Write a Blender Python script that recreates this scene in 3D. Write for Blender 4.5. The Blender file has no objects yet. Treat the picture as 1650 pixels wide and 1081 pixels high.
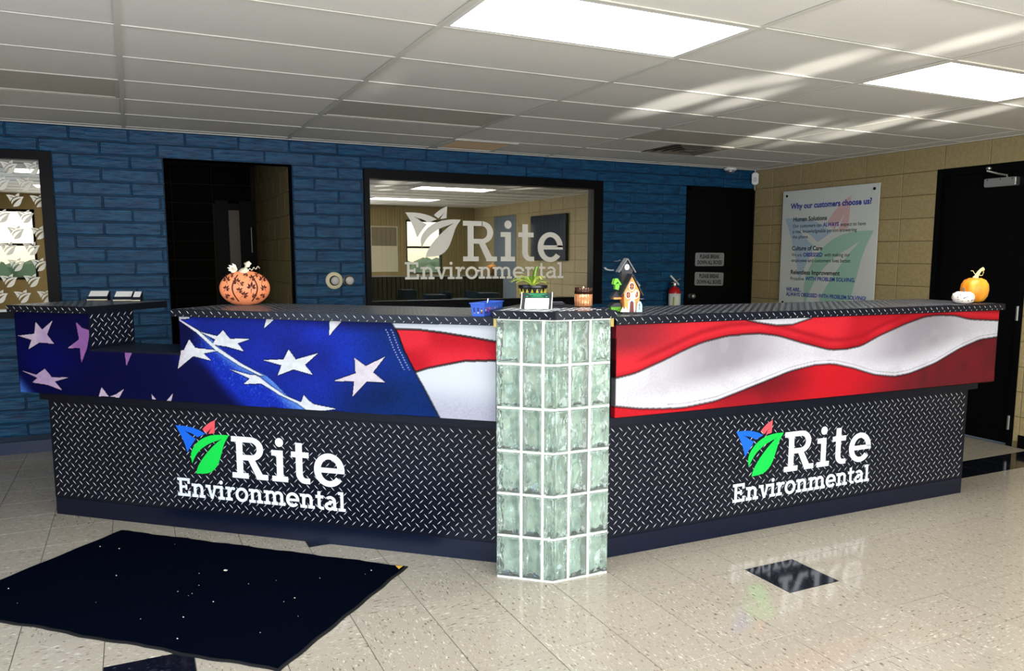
import bpy, bmesh, math, random
import numpy as np
from mathutils import Vector, Matrix

random.seed(7)
rng = np.random.default_rng(7)
sc = bpy.context.scene
col = sc.collection
R = math.radians

# ------------------------------------------------------------------ camera
cam_d = bpy.data.cameras.new('camera')
cam = bpy.data.objects.new('camera', cam_d)
col.objects.link(cam)
YAW, PITCH, ROLL = .4649, .1294, .0042
_f = Vector((math.sin(YAW) * math.cos(PITCH), math.cos(YAW) * math.cos(PITCH), -math.sin(PITCH)))
_r = Vector((math.cos(YAW), -math.sin(YAW), 0))
_u = _r.cross(_f)
_r2 = math.cos(ROLL) * _r + math.sin(ROLL) * _u
_u2 = -math.sin(ROLL) * _r + math.cos(ROLL) * _u
cam.matrix_world = Matrix(((_r2.x, _u2.x, -_f.x, .0012), (_r2.y, _u2.y, -_f.y, -3.9845),
                           (_r2.z, _u2.z, -_f.z, 1.5133), (0, 0, 0, 1)))
cam_d.sensor_fit = 'HORIZONTAL'
cam_d.sensor_width = 36
cam_d.lens = 1296.63 / 1650 * 36
cam_d.shift_x = -.02556
cam_d.shift_y = .02485
cam_d.clip_start = .05
sc.camera = cam

# ------------------------------------------------------------------ view, world, daylight
sc.view_settings.view_transform = 'Standard'
sc.view_settings.look = 'None'
sc.view_settings.gamma = 1
sc.view_settings.use_curve_mapping = False
sc.view_settings.exposure = 0.22

world = bpy.data.worlds.new('world')
sc.world = world
world.use_nodes = True
wn = world.node_tree
bg = wn.nodes['Background']
sky = wn.nodes.new('ShaderNodeTexSky')
sky.sky_type = 'NISHITA'
sky.sun_disc = False
sky.sun_elevation = R(48)
sky.sun_rotation = R(200)
wn.links.new(sky.outputs[0], bg.inputs[0])
bg.inputs[1].default_value = .4


def area(name, loc, target, sx, sy, power, color, spread=180):
    d = bpy.data.lights.new(name, 'AREA')
    d.shape = 'RECTANGLE'
    d.size, d.size_y, d.energy, d.color = sx, sy, power, color
    d.spread = R(spread)
    o = bpy.data.objects.new(name, d)
    col.objects.link(o)
    o.location = loc
    o.rotation_euler = (Vector(target) - Vector(loc)).to_track_quat('-Z', 'Y').to_euler()
    return o


# daylight through the storefront glazing behind the camera (its openings are in wall_front)
area('storefront_daylight', (1.35, -5.16, 1.2), (1.35, 0, 2.0), 5.0, 2.1, 200, (.97, .985, 1.0))
# added blue light, through an added opening in the unseen left wall
area('left_blue_fill', (-2.33, -1.6, 1.35), (0, -1.3, 1.1), 2.2, 1.5, 34, (.50, .70, 1.0))


def beam(name, loc, target, power, size, blend=.6, radius=.05):
    d = bpy.data.lights.new(name, 'SPOT')
    d.energy, d.spot_size, d.spot_blend, d.shadow_soft_size = power, R(size), blend, radius
    d.color = (1, .97, .9)
    o = bpy.data.objects.new(name, d)
    col.objects.link(o)
    o.location = loc
    o.rotation_euler = (Vector(target) - Vector(loc)).to_track_quat('-Z', 'Y').to_euler()


# sun glinting off parked cars outside, thrown low through the storefront on to the ceiling
for k, (lx, tx, ty, pw, sz) in enumerate([(2.6, 3.12, .2, 330, 1.6), (2.75, 3.2, -.75, 260, 1.4), (2.95, 3.42, -1.5, 200, 1.2), (2.55, 3.45, .05, 260, 1.1),
                                          (2.2, 4.62, 1.1, 330, 1.4), (2.35, 4.98, .45, 420, 1.5), (2.5, 5.15, -.3, 300, 1.3), (1.7, 4.9, 1.0, 250, 1.2), (1.0, 1.33, .62, 40, .5)]):
    beam('car_glint', (lx, -9.2, .55), (tx, ty, 2.475), pw * 32, sz * 1.2)

# ------------------------------------------------------------------ colour and material helpers


def lin(c):
    return tuple((v / 12.92 if v <= .04045 else ((v + .055) / 1.055) ** 2.4) for v in c)


def s255(r, g, b):
    return lin((r / 255, g / 255, b / 255))


def mat(name, c, rough=.5, metal=0, spec=.5, trans=0, ior=1.45, emit=None, estr=0, coat=0, alpha=1):
    m = bpy.data.materials.new(name)
    m.use_nodes = True
    b = m.node_tree.nodes['Principled BSDF']
    b.inputs['Base Color'].default_value = (*c, 1)
    b.inputs['Roughness'].default_value = rough
    b.inputs['Metallic'].default_value = metal
    b.inputs['Specular IOR Level'].default_value = spec
    b.inputs['Transmission Weight'].default_value = trans
    b.inputs['IOR'].default_value = ior
    b.inputs['Coat Weight'].default_value = coat
    if emit:
        b.inputs['Emission Color'].default_value = (*emit, 1)
        b.inputs['Emission Strength'].default_value = estr
    return m


def nodes(m):
    nt = m.node_tree
    return nt, nt.nodes['Principled BSDF']


def add_noise(m, scale, stretch=(1, 1, 1), c0=None, c1=None, bump=0, detail=4, lo=.35, hi=.65, dist=.01, rand=0, coord='Object'):
    nt, b = nodes(m)
    tc = nt.nodes.new('ShaderNodeTexCoord')
    mp = nt.nodes.new('ShaderNodeMapping')
    mp.inputs['Scale'].default_value = stretch
    nt.links.new(tc.outputs[coord], mp.inputs['Vector'])
    nz = nt.nodes.new('ShaderNodeTexNoise')
    nz.inputs['Scale'].default_value = scale
    nz.inputs['Detail'].default_value = detail
    nt.links.new(mp.outputs[0], nz.inputs['Vector'])
    if rand:
        nz.noise_dimensions = '4D'
        oi = nt.nodes.new('ShaderNodeObjectInfo')
        ml = nt.nodes.new('ShaderNodeMath')
        ml.operation = 'MULTIPLY'
        ml.inputs[1].default_value = 40
        nt.links.new(oi.outputs['Random'], ml.inputs[0])
        nt.links.new(ml.outputs[0], nz.inputs['W'])
    out = nz.outputs['Fac']
    if c0 is not None:
        cr = nt.nodes.new('ShaderNodeValToRGB')
        cr.color_ramp.elements[0].position = lo
        cr.color_ramp.elements[1].position = hi
        cr.color_ramp.elements[0].color = (*c0, 1)
        cr.color_ramp.elements[1].color = (*c1, 1)
        nt.links.new(out, cr.inputs[0])
        nt.links.new(cr.outputs[0], b.inputs['Base Color'])
    if bump:
        bp = nt.nodes.new('ShaderNodeBump')
        bp.inputs['Strength'].default_value = bump
        bp.inputs['Distance'].default_value = dist
        nt.links.new(out, bp.inputs['Height'])
        nt.links.new(bp.outputs[0], b.inputs['Normal'])
    return nz


def tone(m, amount):
    """small per-object value shift on top of whatever feeds Base Color"""
    nt, b = nodes(m)
    inp = b.inputs['Base Color']
    hs = nt.nodes.new('ShaderNodeHueSaturation')
    oi = nt.nodes.new('ShaderNodeObjectInfo')
    mr = nt.nodes.new('ShaderNodeMapRange')
    mr.inputs['To Min'].default_value = 1 - amount
    mr.inputs['To Max'].default_value = 1 + amount
    nt.links.new(oi.outputs['Random'], mr.inputs['Value'])
    nt.links.new(mr.outputs[0], hs.inputs['Value'])
    if inp.is_linked:
        nt.links.new(inp.links[0].from_socket, hs.inputs['Color'])
    else:
        hs.inputs['Color'].default_value = inp.default_value[:]
    nt.links.new(hs.outputs[0], inp)


M = {}
M['ceiling'] = mat('ceiling_tile_board', s255(226, 222, 213), .9)
add_noise(M['ceiling'], 260, c0=s255(212, 208, 199), c1=s255(232, 229, 221), bump=.25, dist=.002)
tone(M['ceiling'], .05)
M['grid'] = mat('ceiling_grid_metal', s255(214, 210, 198), .45)
M['light_frame'] = mat('light_frame_enamel', s255(225, 225, 220), .4)
M['lamp'] = mat('lit_diffuser', (.9, .9, .9), .5, emit=(1, .985, .95), estr=11)
M['dead_lens'] = mat('unlit_diffuser', s255(192, 187, 174), .7)
M['floor_base'] = mat('floor_joint', s255(66, 60, 50), .7)


def vct(name, base, dark, light, rough):
    m = mat(name, base, rough, spec=.5)
    nt, b = nodes(m)
    tc = nt.nodes.new('ShaderNodeTexCoord')
    oi = nt.nodes.new('ShaderNodeObjectInfo')
    mp = nt.nodes.new('ShaderNodeMapping')
    mp.inputs['Scale'].default_value = (1, .33, 1)
    nt.links.new(tc.outputs['Object'], mp.inputs['Vector'])
    ml = nt.nodes.new('ShaderNodeMath')
    ml.operation = 'MULTIPLY'
    ml.inputs[1].default_value = 50
    nt.links.new(oi.outputs['Random'], ml.inputs[0])
    cols = None
    prev = None
    for sc_, c, lo, hi, w in ((110, dark, .60, .70, 0), (120, light, .60, .70, 7)):
        nz = nt.nodes.new('ShaderNodeTexNoise')
        nz.noise_dimensions = '4D'
        nz.inputs['Scale'].default_value = sc_
        nz.inputs['Detail'].default_value = 2
        ad = nt.nodes.new('ShaderNodeMath')
        ad.operation = 'ADD'
        ad.inputs[1].default_value = w
        nt.links.new(ml.outputs[0], ad.inputs[0])
        nt.links.new(ad.outputs[0], nz.inputs['W'])
        nt.links.new(mp.outputs[0], nz.inputs['Vector'])
        mr = nt.nodes.new('ShaderNodeMapRange')
        mr.inputs['From Min'].default_value = lo
        mr.inputs['From Max'].default_value = hi
        nt.links.new(nz.outputs['Fac'], mr.inputs['Value'])
        mx = nt.nodes.new('ShaderNodeMix')
        mx.data_type = 'RGBA'
        nt.links.new(mr.outputs[0], mx.inputs[0])
        if prev is None:
            mx.inputs[6].default_value = (*base, 1)
        else:
            nt.links.new(prev, mx.inputs[6])
        mx.inputs[7].default_value = (*c, 1)
        prev = mx.outputs[2]
    nt.links.new(prev, b.inputs['Base Color'])
    tone(m, .035)
    return m


M['tile'] = vct('beige_vinyl_tile', s255(165, 157, 142), s255(98, 88, 70), s255(206, 200, 185), .085)
M['tile_black'] = vct('black_vinyl_tile', s255(14, 16, 24), s255(4, 4, 8), s255(60, 68, 84), .085)

M['blue'] = mat('blue_painted_block', s255(30, 88, 132), .45, spec=.35)
add_noise(M['blue'], 9, (1, 1, 5), s255(3, 44, 80), s255(20, 87, 127), bump=.9, dist=.012, detail=6, lo=.3, hi=.7, rand=1)
M['blue_joint'] = mat('blue_painted_joint', s255(5, 36, 62), .6)
M['navy_base'] = mat('navy_cove_base', s255(10, 32, 70), .35)
M['tan'] = mat('tan_painted_block', s255(164, 142, 94), .55, spec=.3)
add_noise(M['tan'], 40, c0=s255(156, 139, 98), c1=s255(170, 153, 112), bump=.15, dist=.003, rand=1)
tone(M['tan'], .03)
M['tan_joint'] = mat('tan_painted_joint', s255(112, 99, 66), .7)
M['tan_wall'] = mat('tan_paint', s255(150, 130, 84), .7)
M['panel_tan'] = mat('tan_grooved_panel', s255(150, 132, 84), .6)
M['black'] = mat('black_satin_paint', s255(3, 3, 4), .5, spec=.12)
M['black_frame'] = mat('black_window_frame', s255(4, 4, 9), .45, spec=.15)
M['dark_panel'] = mat('dark_grooved_panel', s255(96, 92, 68), .6)
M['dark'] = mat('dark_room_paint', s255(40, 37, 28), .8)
M['dim_tan'] = mat('shade_dark_tan_block', s255(14, 11, 8), .7, spec=.05)  # tan block darkened: the dimness of the corridor is put into the colour
M['white'] = mat('white_plastic', s255(232, 232, 228), .4)
M['print_white'] = mat('white_vinyl_lettering', s255(236, 240, 246), .45)
M['print_green'] = mat('green_vinyl', s255(0, 214, 72), .45)
M['print_blue'] = mat('blue_vinyl', s255(6, 100, 222), .45)
M['print_red'] = mat('red_vinyl', s255(238, 84, 92), .45)
M['frost'] = mat('frosted_vinyl', s255(250, 247, 236), .7)
M['plate'] = mat('black_tread_plate_sheet', s255(12, 16, 27), .3, spec=.32)
add_noise(M['plate'], 3, c0=s255(10, 14, 25), c1=s255(15, 18, 29))
M['tread'] = mat('bright_tread_lugs', s255(214, 218, 226), .35)
M['tread_top'] = mat('grey_tread_lugs', s255(104, 106, 112), .4)
M['kick'] = mat('navy_vinyl_kick_base', s255(5, 14, 36), .28)
M['ledge'] = mat('dark_navy_laminate', s255(8, 14, 30), .35, spec=.35)
M['grout'] = mat('white_grout', s255(226, 228, 220), .8)
M['brass'] = mat('brass_trim', s255(196, 168, 96), .3, metal=.8)
M['steel'] = mat('brushed_steel', s255(190, 190, 186), .3, metal=.9)
M['mat'] = mat('navy_carpet', s255(7, 11, 22), 1.0, spec=.0)
add_noise(M['mat'], 500, c0=s255(2, 4, 11), c1=s255(7, 12, 26), bump=.6, dist=.004)
M['mat_edge'] = mat('black_rubber_edge', s255(14, 16, 18), .6)
M['yellow'] = mat('yellow_label', s255(232, 176, 66), .5)


def glass_block_mat():
    m = mat('green_white_block_glass', s255(226, 242, 232), .03, trans=.9, ior=1.5, spec=.7)
    add_noise(m, 26, (1, 1, .5), bump=.8, dist=.03, detail=1.5, rand=1)
    return m


M['block_glass'] = glass_block_mat()
M['refraction_backing'] = mat('painted_refraction_backing', s255(216, 224, 214), .8)  # mottling stands in for room light refracted inside the blocks
add_noise(M['refraction_backing'], 16, (1, 1, 1), s255(172, 190, 180), s255(250, 250, 242), lo=.36, hi=.6, detail=3)


def pane_mat(name, tint, refl):
    m = bpy.data.materials.new(name)
    m.use_nodes = True
    nt = m.node_tree
    nt.nodes.remove(nt.nodes['Principled BSDF'])
    out = nt.nodes['Material Output']
    tr = nt.nodes.new('ShaderNodeBsdfTransparent')
    tr.inputs[0].default_value = (*tint, 1)
    gl = nt.nodes.new('ShaderNodeBsdfGlossy')
    gl.inputs['Roughness'].default_value = .0
    gl.inputs[0].default_value = (1, 1, .97, 1)
    mx = nt.nodes.new('ShaderNodeMixShader')
    mx.inputs[0].default_value = refl
    nt.links.new(tr.outputs[0], mx.inputs[1])
    nt.links.new(gl.outputs[0], mx.inputs[2])
    nt.links.new(mx.outputs[0], out.inputs[0])
    return m


M['pane'] = pane_mat('tinted_reflective_glass', (.6, .6, .55), .42)
M['clear'] = pane_mat('clear_glass', (.95, .96, .95), .06)

# ------------------------------------------------------------------ mesh helpers


class MB:
    def __init__(s):
        s.v, s.f = [], []

    def add(s, vs, fs):
        k = len(s.v)
        s.v += [tuple(v) for v in vs]
        s.f += [[i + k for i in f] for f in fs]
        return s

    def box(s, x0, x1, y0, y1, z0, z1):
        return s.add([(x0, y0, z0), (x1, y0, z0), (x1, y1, z0), (x0, y1, z0), (x0, y0, z1), (x1, y0, z1), (x1, y1, z1), (x0, y1, z1)],
                     [(0, 3, 2, 1), (4, 5, 6, 7), (0, 1, 5, 4), (1, 2, 6, 5), (2, 3, 7, 6), (3, 0, 4, 7)])

    def prism(s, pts, h0, h1, axis='z', flip=False):
        """polygon extruded along an axis: z (pts=x,y), y (pts=x,z), x (pts=y,z)"""
        n = len(pts)
        a = sum(pts[i][0] * pts[(i + 1) % n][1] - pts[(i + 1) % n][0] * pts[i][1] for i in range(n))
        if a < 0:
            pts = pts[::-1]
        mk = {'z': lambda p, h: (p[0], p[1], h), 'y': lambda p, h: (p[0], h, p[1]), 'x': lambda p, h: (h, p[0], p[1])}[axis]
        vs = [mk(p, h0) for p in pts] + [mk(p, h1) for p in pts]
        fs = [list(range(n))[::-1], [i + n for i in range(n)]] + [(i, (i + 1) % n, (i + 1) % n + n, i + n) for i in range(n)]
        if axis == 'y':
            fs = [list(f)[::-1] for f in fs]
        return s.add(vs, fs)

    def lathe(s, prof, seg=24, c=(0, 0, 0), sx=1, sy=1, wob=None, axis='z'):
        vs, fs = [], []
        n = len(prof)
        for k in range(seg):
            a = 2 * math.pi * k / seg
            for r, z in prof:
                q = r * (wob(a) if wob else 1)
                p = (q * math.cos(a) * sx, q * math.sin(a) * sy, z)
                if axis == 'y':
                    p = (p[0], -p[2], p[1])
                vs.append((c[0] + p[0], c[1] + p[1], c[2] + p[2]))
        for k in range(seg):
            k2 = (k + 1) % seg
            for j in range(n - 1):
                fs.append((k * n + j, k2 * n + j, k2 * n + j + 1, k * n + j + 1))
        if prof[0][0] > 1e-6:
            fs.append([k * n for k in range(seg)][::-1])
        if prof[-1][0] > 1e-6:
            fs.append([k * n + n - 1 for k in range(seg)])
        return s.add(vs, fs)

    def tube(s, path, rad, seg=8):
        path = [Vector(p) for p in path]
        rads = rad if isinstance(rad, (list, tuple)) else [rad] * len(path)
        vs, fs = [], []
        ref = Vector((0, 0, 1))
        for i, p in enumerate(path):
            d = (path[min(i + 1, len(path) - 1)] - path[max(i - 1, 0)]).normalized()
            rf = ref if abs(d.dot(ref)) < .95 else Vector((1, 0, 0))
            a = d.cross(rf).normalized()
            b = d.cross(a)
            for k in range(seg):
                t = 2 * math.pi * k / seg
                vs.append(p + rads[i] * (math.cos(t) * a + math.sin(t) * b))
        for i in range(len(path) - 1):
            for k in range(seg):
                k2 = (k + 1) % seg
                fs.append((i * seg + k, i * seg + k2, (i + 1) * seg + k2, (i + 1) * seg + k))
        fs.append(list(range(seg)))
        fs.append([(len(path) - 1) * seg + k for k in range(seg)][::-1])
        return s.add(vs, fs)

    def mesh(s, name, m, smooth=False):
        me = bpy.data.meshes.new(name)
        me.from_pydata(s.v, [], s.f)
        for x in (m if isinstance(m, (list, tuple)) else [m]):
            me.materials.append(x)
        if smooth:
            me.shade_smooth()
        me.update()
        return me

    def build(s, name, m, parent=None, smooth=False, bevel=0, loc=None, rotz=0, angle=None):
        me = s.mesh(name, m, smooth)
        if bevel:
            bm = bmesh.new()
            bm.from_mesh(me)
            bmesh.ops.bevel(bm, geom=[e for e in bm.edges if len(e.link_faces) == 2 and e.calc_face_angle(0) > .5], offset=bevel, segments=2, affect='EDGES', clamp_overlap=True)
            bm.to_mesh(me)
            bm.free()
        if angle:
            me.shade_smooth()
            me.set_sharp_from_angle(angle=R(angle))
        return link(name, me, parent, loc, rotz)


def link(name, me, parent=None, loc=None, rotz=0):
    o = bpy.data.objects.new(name, me)
    col.objects.link(o)
    if parent:
        o.parent = parent
    if loc is not None:
        o.location = loc
    if rotz:
        o.rotation_euler = (0, 0, rotz)
    return o


def tag(o, label=None, cat=None, group=None, kind=None):
    if label:
        o['label'] = label
    if cat:
        o['category'] = cat
    if group:
        o['group'] = group
    if kind:
        o['kind'] = kind
    return o


def thing(name, label, cat, loc=(0, 0, 0), rotz=0, group=None):
    o = bpy.data.objects.new(name, None)
    o.empty_display_size = .05
    col.objects.link(o)
    o.location = loc
    o.rotation_euler = (0, 0, rotz)
    return tag(o, label, cat, group)


def struct(o):
    o['kind'] = 'structure'
    return o


# ------------------------------------------------------------------ lettering: a slab serif built stroke by stroke


def rect(x0, y0, x1, y1):
    return [(x0, y0), (x1, y0), (x1, y1), (x0, y1)]


def arc(cx, cy, rx, ry, tx, ty, a0, a1, n=18):
    """band between two ellipses as a list of quads"""
    out = []
    for k in range(n):
        a, b = R(a0 + (a1 - a0) * k / n), R(a0 + (a1 - a0) * (k + 1) / n)
        out.append([(cx + rx * math.cos(a), cy + ry * math.sin(a)), (cx + rx * math.cos(b), cy + ry * math.sin(b)),
                    (cx + (rx - tx) * math.cos(b), cy + (ry - ty) * math.sin(b)), (cx + (rx - tx) * math.cos(a), cy + (ry - ty) * math.sin(a))])
    return out


def disc(cx, cy, r, n=20, ry=None):
    ry = ry or r
    return [[(cx + r * math.cos(2 * math.pi * k / n), cy + ry * math.sin(2 * math.pi * k / n)) for k in range(n)]]


def glyph(ch, s, t, x):
    if ch == 'R':
        g = [rect(.13, 0, .13 + s, 1), rect(0, 1 - t, .55, 1), rect(0, 0, .44, t), rect(.2, .44, .55, .44 + t)]
        g += arc(.53, .72, .33, .28, s, t, -90, 90)
        g += [[(.42, .5), (.6, .5), (.82, t), (.82, 0), (.68, 0)], rect(.66, 0, .97, t)]
        return g, 1.0
    if ch == 'E':
        g = [rect(.12, 0, .12 + s, 1), rect(0, 0, .82, t), rect(0, 1 - t, .8, 1), rect(.2, .45, .6, .45 + t * .9), rect(.82 - t, 0, .82, .3), rect(.8 - t, .7, .8, 1), rect(.6 - t * .6, .36, .62, .64)]
        return g, .92
    if ch == 'i':
        return [rect(0, 0, .42, t), rect(.13, 0, .13 + s, x), rect(.0, x - t, .2, x)] + disc(.13 + s / 2, .93, s * .62), .48
    if ch == 'l':
        return [rect(0, 0, .42, t), rect(.13, 0, .13 + s, 1), rect(.0, 1 - t, .2, 1)], .46
    if ch == 't':
        g = [rect(.12, .2, .12 + s, .95), rect(0, x - t, .46, x), rect(.34, 0, .48, t)]
        return g + arc(.36, .24, .24, .24, s, t, 180, 270, 8), .52
    if ch == 'e':
        g = arc(.39, x / 2, .39, x / 2 + .02, s, t * 1.05, 0, 322, 30)
        return g + [rect(.06, x / 2 - t * .5, .78, x / 2 + t * .4)], .84
    if ch == 'o':
        return arc(.39, x / 2, .39, x / 2 + .02, s, t * 1.05, 0, 360, 32), .84
    if ch in 'nm':
        g = [rect(0, 0, .4, t), rect(.12, 0, .12 + s, x), rect(0, x - t, .2, x)]
        xx = .12
        for k in range(2 if ch == 'm' else 1):
            w = .44
            g += arc(xx + w / 2 + s / 2 + .02, x - .26, w / 2 + s / 2 - .02, .27, s, t, 0, 150, 12)
            xx += w
            g += [rect(xx, 0, xx + s, x - .25), rect(xx - .09, 0, xx + s + .12, t)]
        return g, xx + s + .18
    if ch == 'r':
        g = [rect(0, 0, .42, t), rect(.12, 0, .12 + s, x), rect(0, x - t, .2, x)]
        return g + arc(.46, x - .3, .26, .31, s * .9, t, 70, 175, 10) + disc(.52, x - .08, s * .48, 10), .62
    if ch == 'v':
        return [[(.08, x - t * .5), (.08 + s * 1.05, x - t * .5), (.36 + s * .5, 0), (.36 - s * .35, 0)], [(.66, x - t * .5), (.66 - s * .8, x - t * .5), (.36 - s * .3, 0), (.36 + s * .5, 0)],
                rect(-.02, x - t, .3, x), rect(.48, x - t, .76, x)], .76
    if ch == 'a':
        g = [rect(.5, 0, .5 + s, .5), rect(.5, 0, .74, t), rect(.26, .5 * x + .02, .6, .5 * x + .02 + t * .8)]
        g += arc(.34, x - .27, .33, .28, s, t, 0, 140, 14)
        return g + arc(.3, .215, .29, .225, s, t, 60, 350, 22), .8
    raise ValueError(ch)


def glyph_mesh(polys, name, m, d=.0015):
    mb = MB()
    for k, p in enumerate(polys):
        mb.prism(p, 0, -d - (k % 5) * .0002, 'y')
    return mb


def slab_text(word, x0, x1, zb, cap, m, parent, y, s=.17, t=.13, x=.74, offs=None):
    """each letter an object under parent, filling x0..x1 on the parent's xz plane at depth y"""
    gl = []
    cur = 0
    for k, ch in enumerate(word):
        g, adv = glyph(ch, s, t, x)
        gl.append((ch, g, cur if offs is None else offs[k]))
        cur += adv
    ext = max(p[0] + o for ch, g, o in gl for q in g for p in q)
    sx = (x1 - x0) / ext
    for ch, g, o in gl:
        q = [[((p[0] + o) * sx + x0, p[1] * cap + zb) for p in poly] for poly in g]
        ob = glyph_mesh(q, 'letter', m).build('letter', m, parent)
        ob.location = (0, y, 0)


LEAF = {'green': [[.336, .351], [.271, .351], [.205, .34], [.146, .309], [.106, .264], [.093, .227], [.101, .185], [.125, .23], [.159, .266], [.211, .299], [.281, .324]],
        'green2': [[.336, .351], [.304, .306], [.285, .248], [.261, .186], [.227, .15], [.189, .134], [.123, .13], [.133, .166], [.169, .218], [.217, .27], [.281, .324]],
        'blue': [[.008, .385], [.076, .385], [.142, .373], [.191, .35], [.16, .337], [.141, .329], [.111, .347], [.067, .357]],
        'blue2': [[.008, .385], [.067, .357], [.102, .333], [.131, .319], [.1, .281], [.074, .242], [.059, .293], [.037, .338]],
        'red': [[.254, .427], [.217, .41], [.189, .388], [.175, .373], [.2, .355], [.208, .363], [.236, .389]],
        'red2': [[.254, .427], [.236, .389], [.221, .368], [.211, .351], [.249, .358]]}


def smooth_poly(p, it=1):
    """corner cutting except at sharp tips"""
    for _ in range(it):
        q = []
        n = len(p)
        for i in range(n):
            a, b, c = Vector(p[i - 1]), Vector(p[i]), Vector(p[(i + 1) % n])
            if (b - a).angle(c - b, 0) > R(50):
                q.append(tuple(b))
            else:
                q += [tuple(b + (a - b) * .25), tuple(b + (c - b) * .25)]
        p = q
    return p


def leaves(parent, x0, z0, sx, sz, y, mats, d=.0015):
    for k, pts in LEAF.items():
        p = smooth_poly([(x0 + a * sx, z0 + b * sz) for a, b in pts])
        m = mats[k.rstrip('2')] if isinstance(mats, dict) else mats
        o = MB().prism(p, 0, -d, 'y').build('logo_leaf', m, parent)
        o.location = (0, y, 0)


def logo(parent, x0, z0, w, y):
    leaves(parent, x0, z0, w, w, y, {'green': M['print_green'], 'blue': M['print_blue'], 'red': M['print_red']})
    slab_text('Rite', x0 + .348 * w, x0 + 1.003 * w, z0 + .127 * w, .222 * w, M['print_white'], parent, y, s=.17, t=.13, x=.74, offs=[0, 1.08, 1.6, 2.19])
    slab_text('Environmental', x0, x0 + 1.004 * w, z0, .1 * w, M['print_white'], parent, y, s=.17, t=.15, x=.74)


def font_mesh(text, bold=0.0):
    cu = bpy.data.curves.new('lettering', 'FONT')
    cu.body = text
    cu.offset = bold
    cu.resolution_u = 3
    o = bpy.data.objects.new('lettering', cu)
    col.objects.link(o)
    bpy.context.view_layer.update()
    dg = bpy.context.evaluated_depsgraph_get()
    me = bpy.data.meshes.new_from_object(o.evaluated_get(dg))
    bpy.data.objects.remove(o)
    bpy.data.curves.remove(cu)
    return me


def flat_text(name, text, width, m, parent, loc, rot, bold=0.0, height=None):
    """one line of print, left end of the baseline at loc; width in metres"""
    me = font_mesh(text, bold)
    n = len(me.vertices)
    co = np.empty(n * 3)
    me.vertices.foreach_get('co', co)
    co = co.reshape(-1, 3)
    x0, x1 = co[:, 0].min(), co[:, 0].max()
    sx = width / (x1 - x0)
    sy = sx if height is None else height / .7
    co[:, 0] = (co[:, 0] - x0) * sx
    co[:, 1] *= sy
    me.vertices.foreach_set('co', co.ravel())
    me.materials.clear()
    me.materials.append(m)
    me.update()
    o = link(name, me, parent)
    o.location = loc
    o.rotation_euler = rot
    return o


# ------------------------------------------------------------------ room shell
H = 2.475
YB, XR, YF, XL = 3.155, 6.296, -5.1, -2.2
T0X, T0Y, TS = 1.980, -1.684, .308

# wing frames: origin, rotation, half turn between the wings
LO, LA = Vector((-.474, 1.381, 0)), R(-42.3)
RO, RA = Vector((2.05, -.64, 0)), R(-.65)


def Lw(u, y, z=0):
    return LO + Vector((u * math.cos(LA) - y * math.sin(LA), u * math.sin(LA) + y * math.cos(LA), z))


def Rw(u, y, z=0):
    return RO + Vector((u * math.cos(RA) - y * math.sin(RA), u * math.sin(RA) + y * math.cos(RA), z))


# floor: joint-coloured bed, every tile in front of the counter its own object, the rest joined
floor = struct(MB().box(XL - .1, XR + .1, YF - .1, YB + 3.2, -.06, -.0025).build('floor', M['floor_base']))


def tile_mesh(name, m):
    h, b = TS / 2 - .0014, .0008
    mb = MB()
    v = []
    for z, d in ((-.0025, 0), (-b, 0), (0, b)):
        v += [(-h + d, -h + d, z), (h - d, -h + d, z), (h - d, h - d, z), (-h + d, h - d, z)]
    f = [(8, 9, 10, 11)]
    for k in (0, 4):
        f += [(k + i, k + (i + 1) % 4, k + 4 + (i + 1) % 4, k + 4 + i) for i in range(4)]
    return mb.add(v, f).mesh(name, m)


tile_me = tile_mesh('floor_tile', M['tile'])
tile_bk = tile_mesh('black_floor_tile', M['tile_black'])
black_tiles = {(2, 1), (-7, 2), (-4, 6)} | {(k, 4) for k in range(9, 14)}
rest = MB()
h_ = TS / 2 - .0014
for i in range(-14, 15):
    for j in range(-12, 26):
        x, y = T0X + (i + .5) * TS, T0Y + (j + .5) * TS
        if x < XL - .1 or x > XR + .12 or y < YF - .1 or y > YB + 3.1:
            continue
        du, dy = (Vector((x, y, 0)) - LO).dot(Vector((math.cos(LA), math.sin(LA), 0))), (Vector((x, y, 0)) - LO).dot(Vector((-math.sin(LA), math.cos(LA), 0)))
        front = (dy < .16 or du < .2) and (y < -.46 or x < 1.9 or x > 4.6) and y > -2.35 and x > -1.3
        if (i, j) in black_tiles or front:
            o = link('floor_tile', tile_bk if (i, j) in black_tiles else tile_me, floor, (x, y, 0))
            o.rotation_euler = (0, 0, random.choice((0, math.pi / 2)))
            if (i, j) in black_tiles:
                o['label'] = 'black speckled floor tile'
        else:
            rest.box(x - h_, x + h_, y - h_, y + h_, -.0025, 0)
tag(rest.build('floor_tiling', M['tile'], floor), kind='stuff')

# ceiling: deck, boards, grid
ceiling = struct(MB().box(XL - .1, XR + .1, YF - .1, YB + .05, H + .1, H + .16).build('ceiling', M['grid']))
CX, CY = 1.219, .6096
LIT = {(1, -2), (3, -2), (-1, -2), (3, -6), (1, -6), (-1, -6)}
DEAD = {(-1, 2), (1, 2), (3, 2)}
ctile = {}


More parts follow.
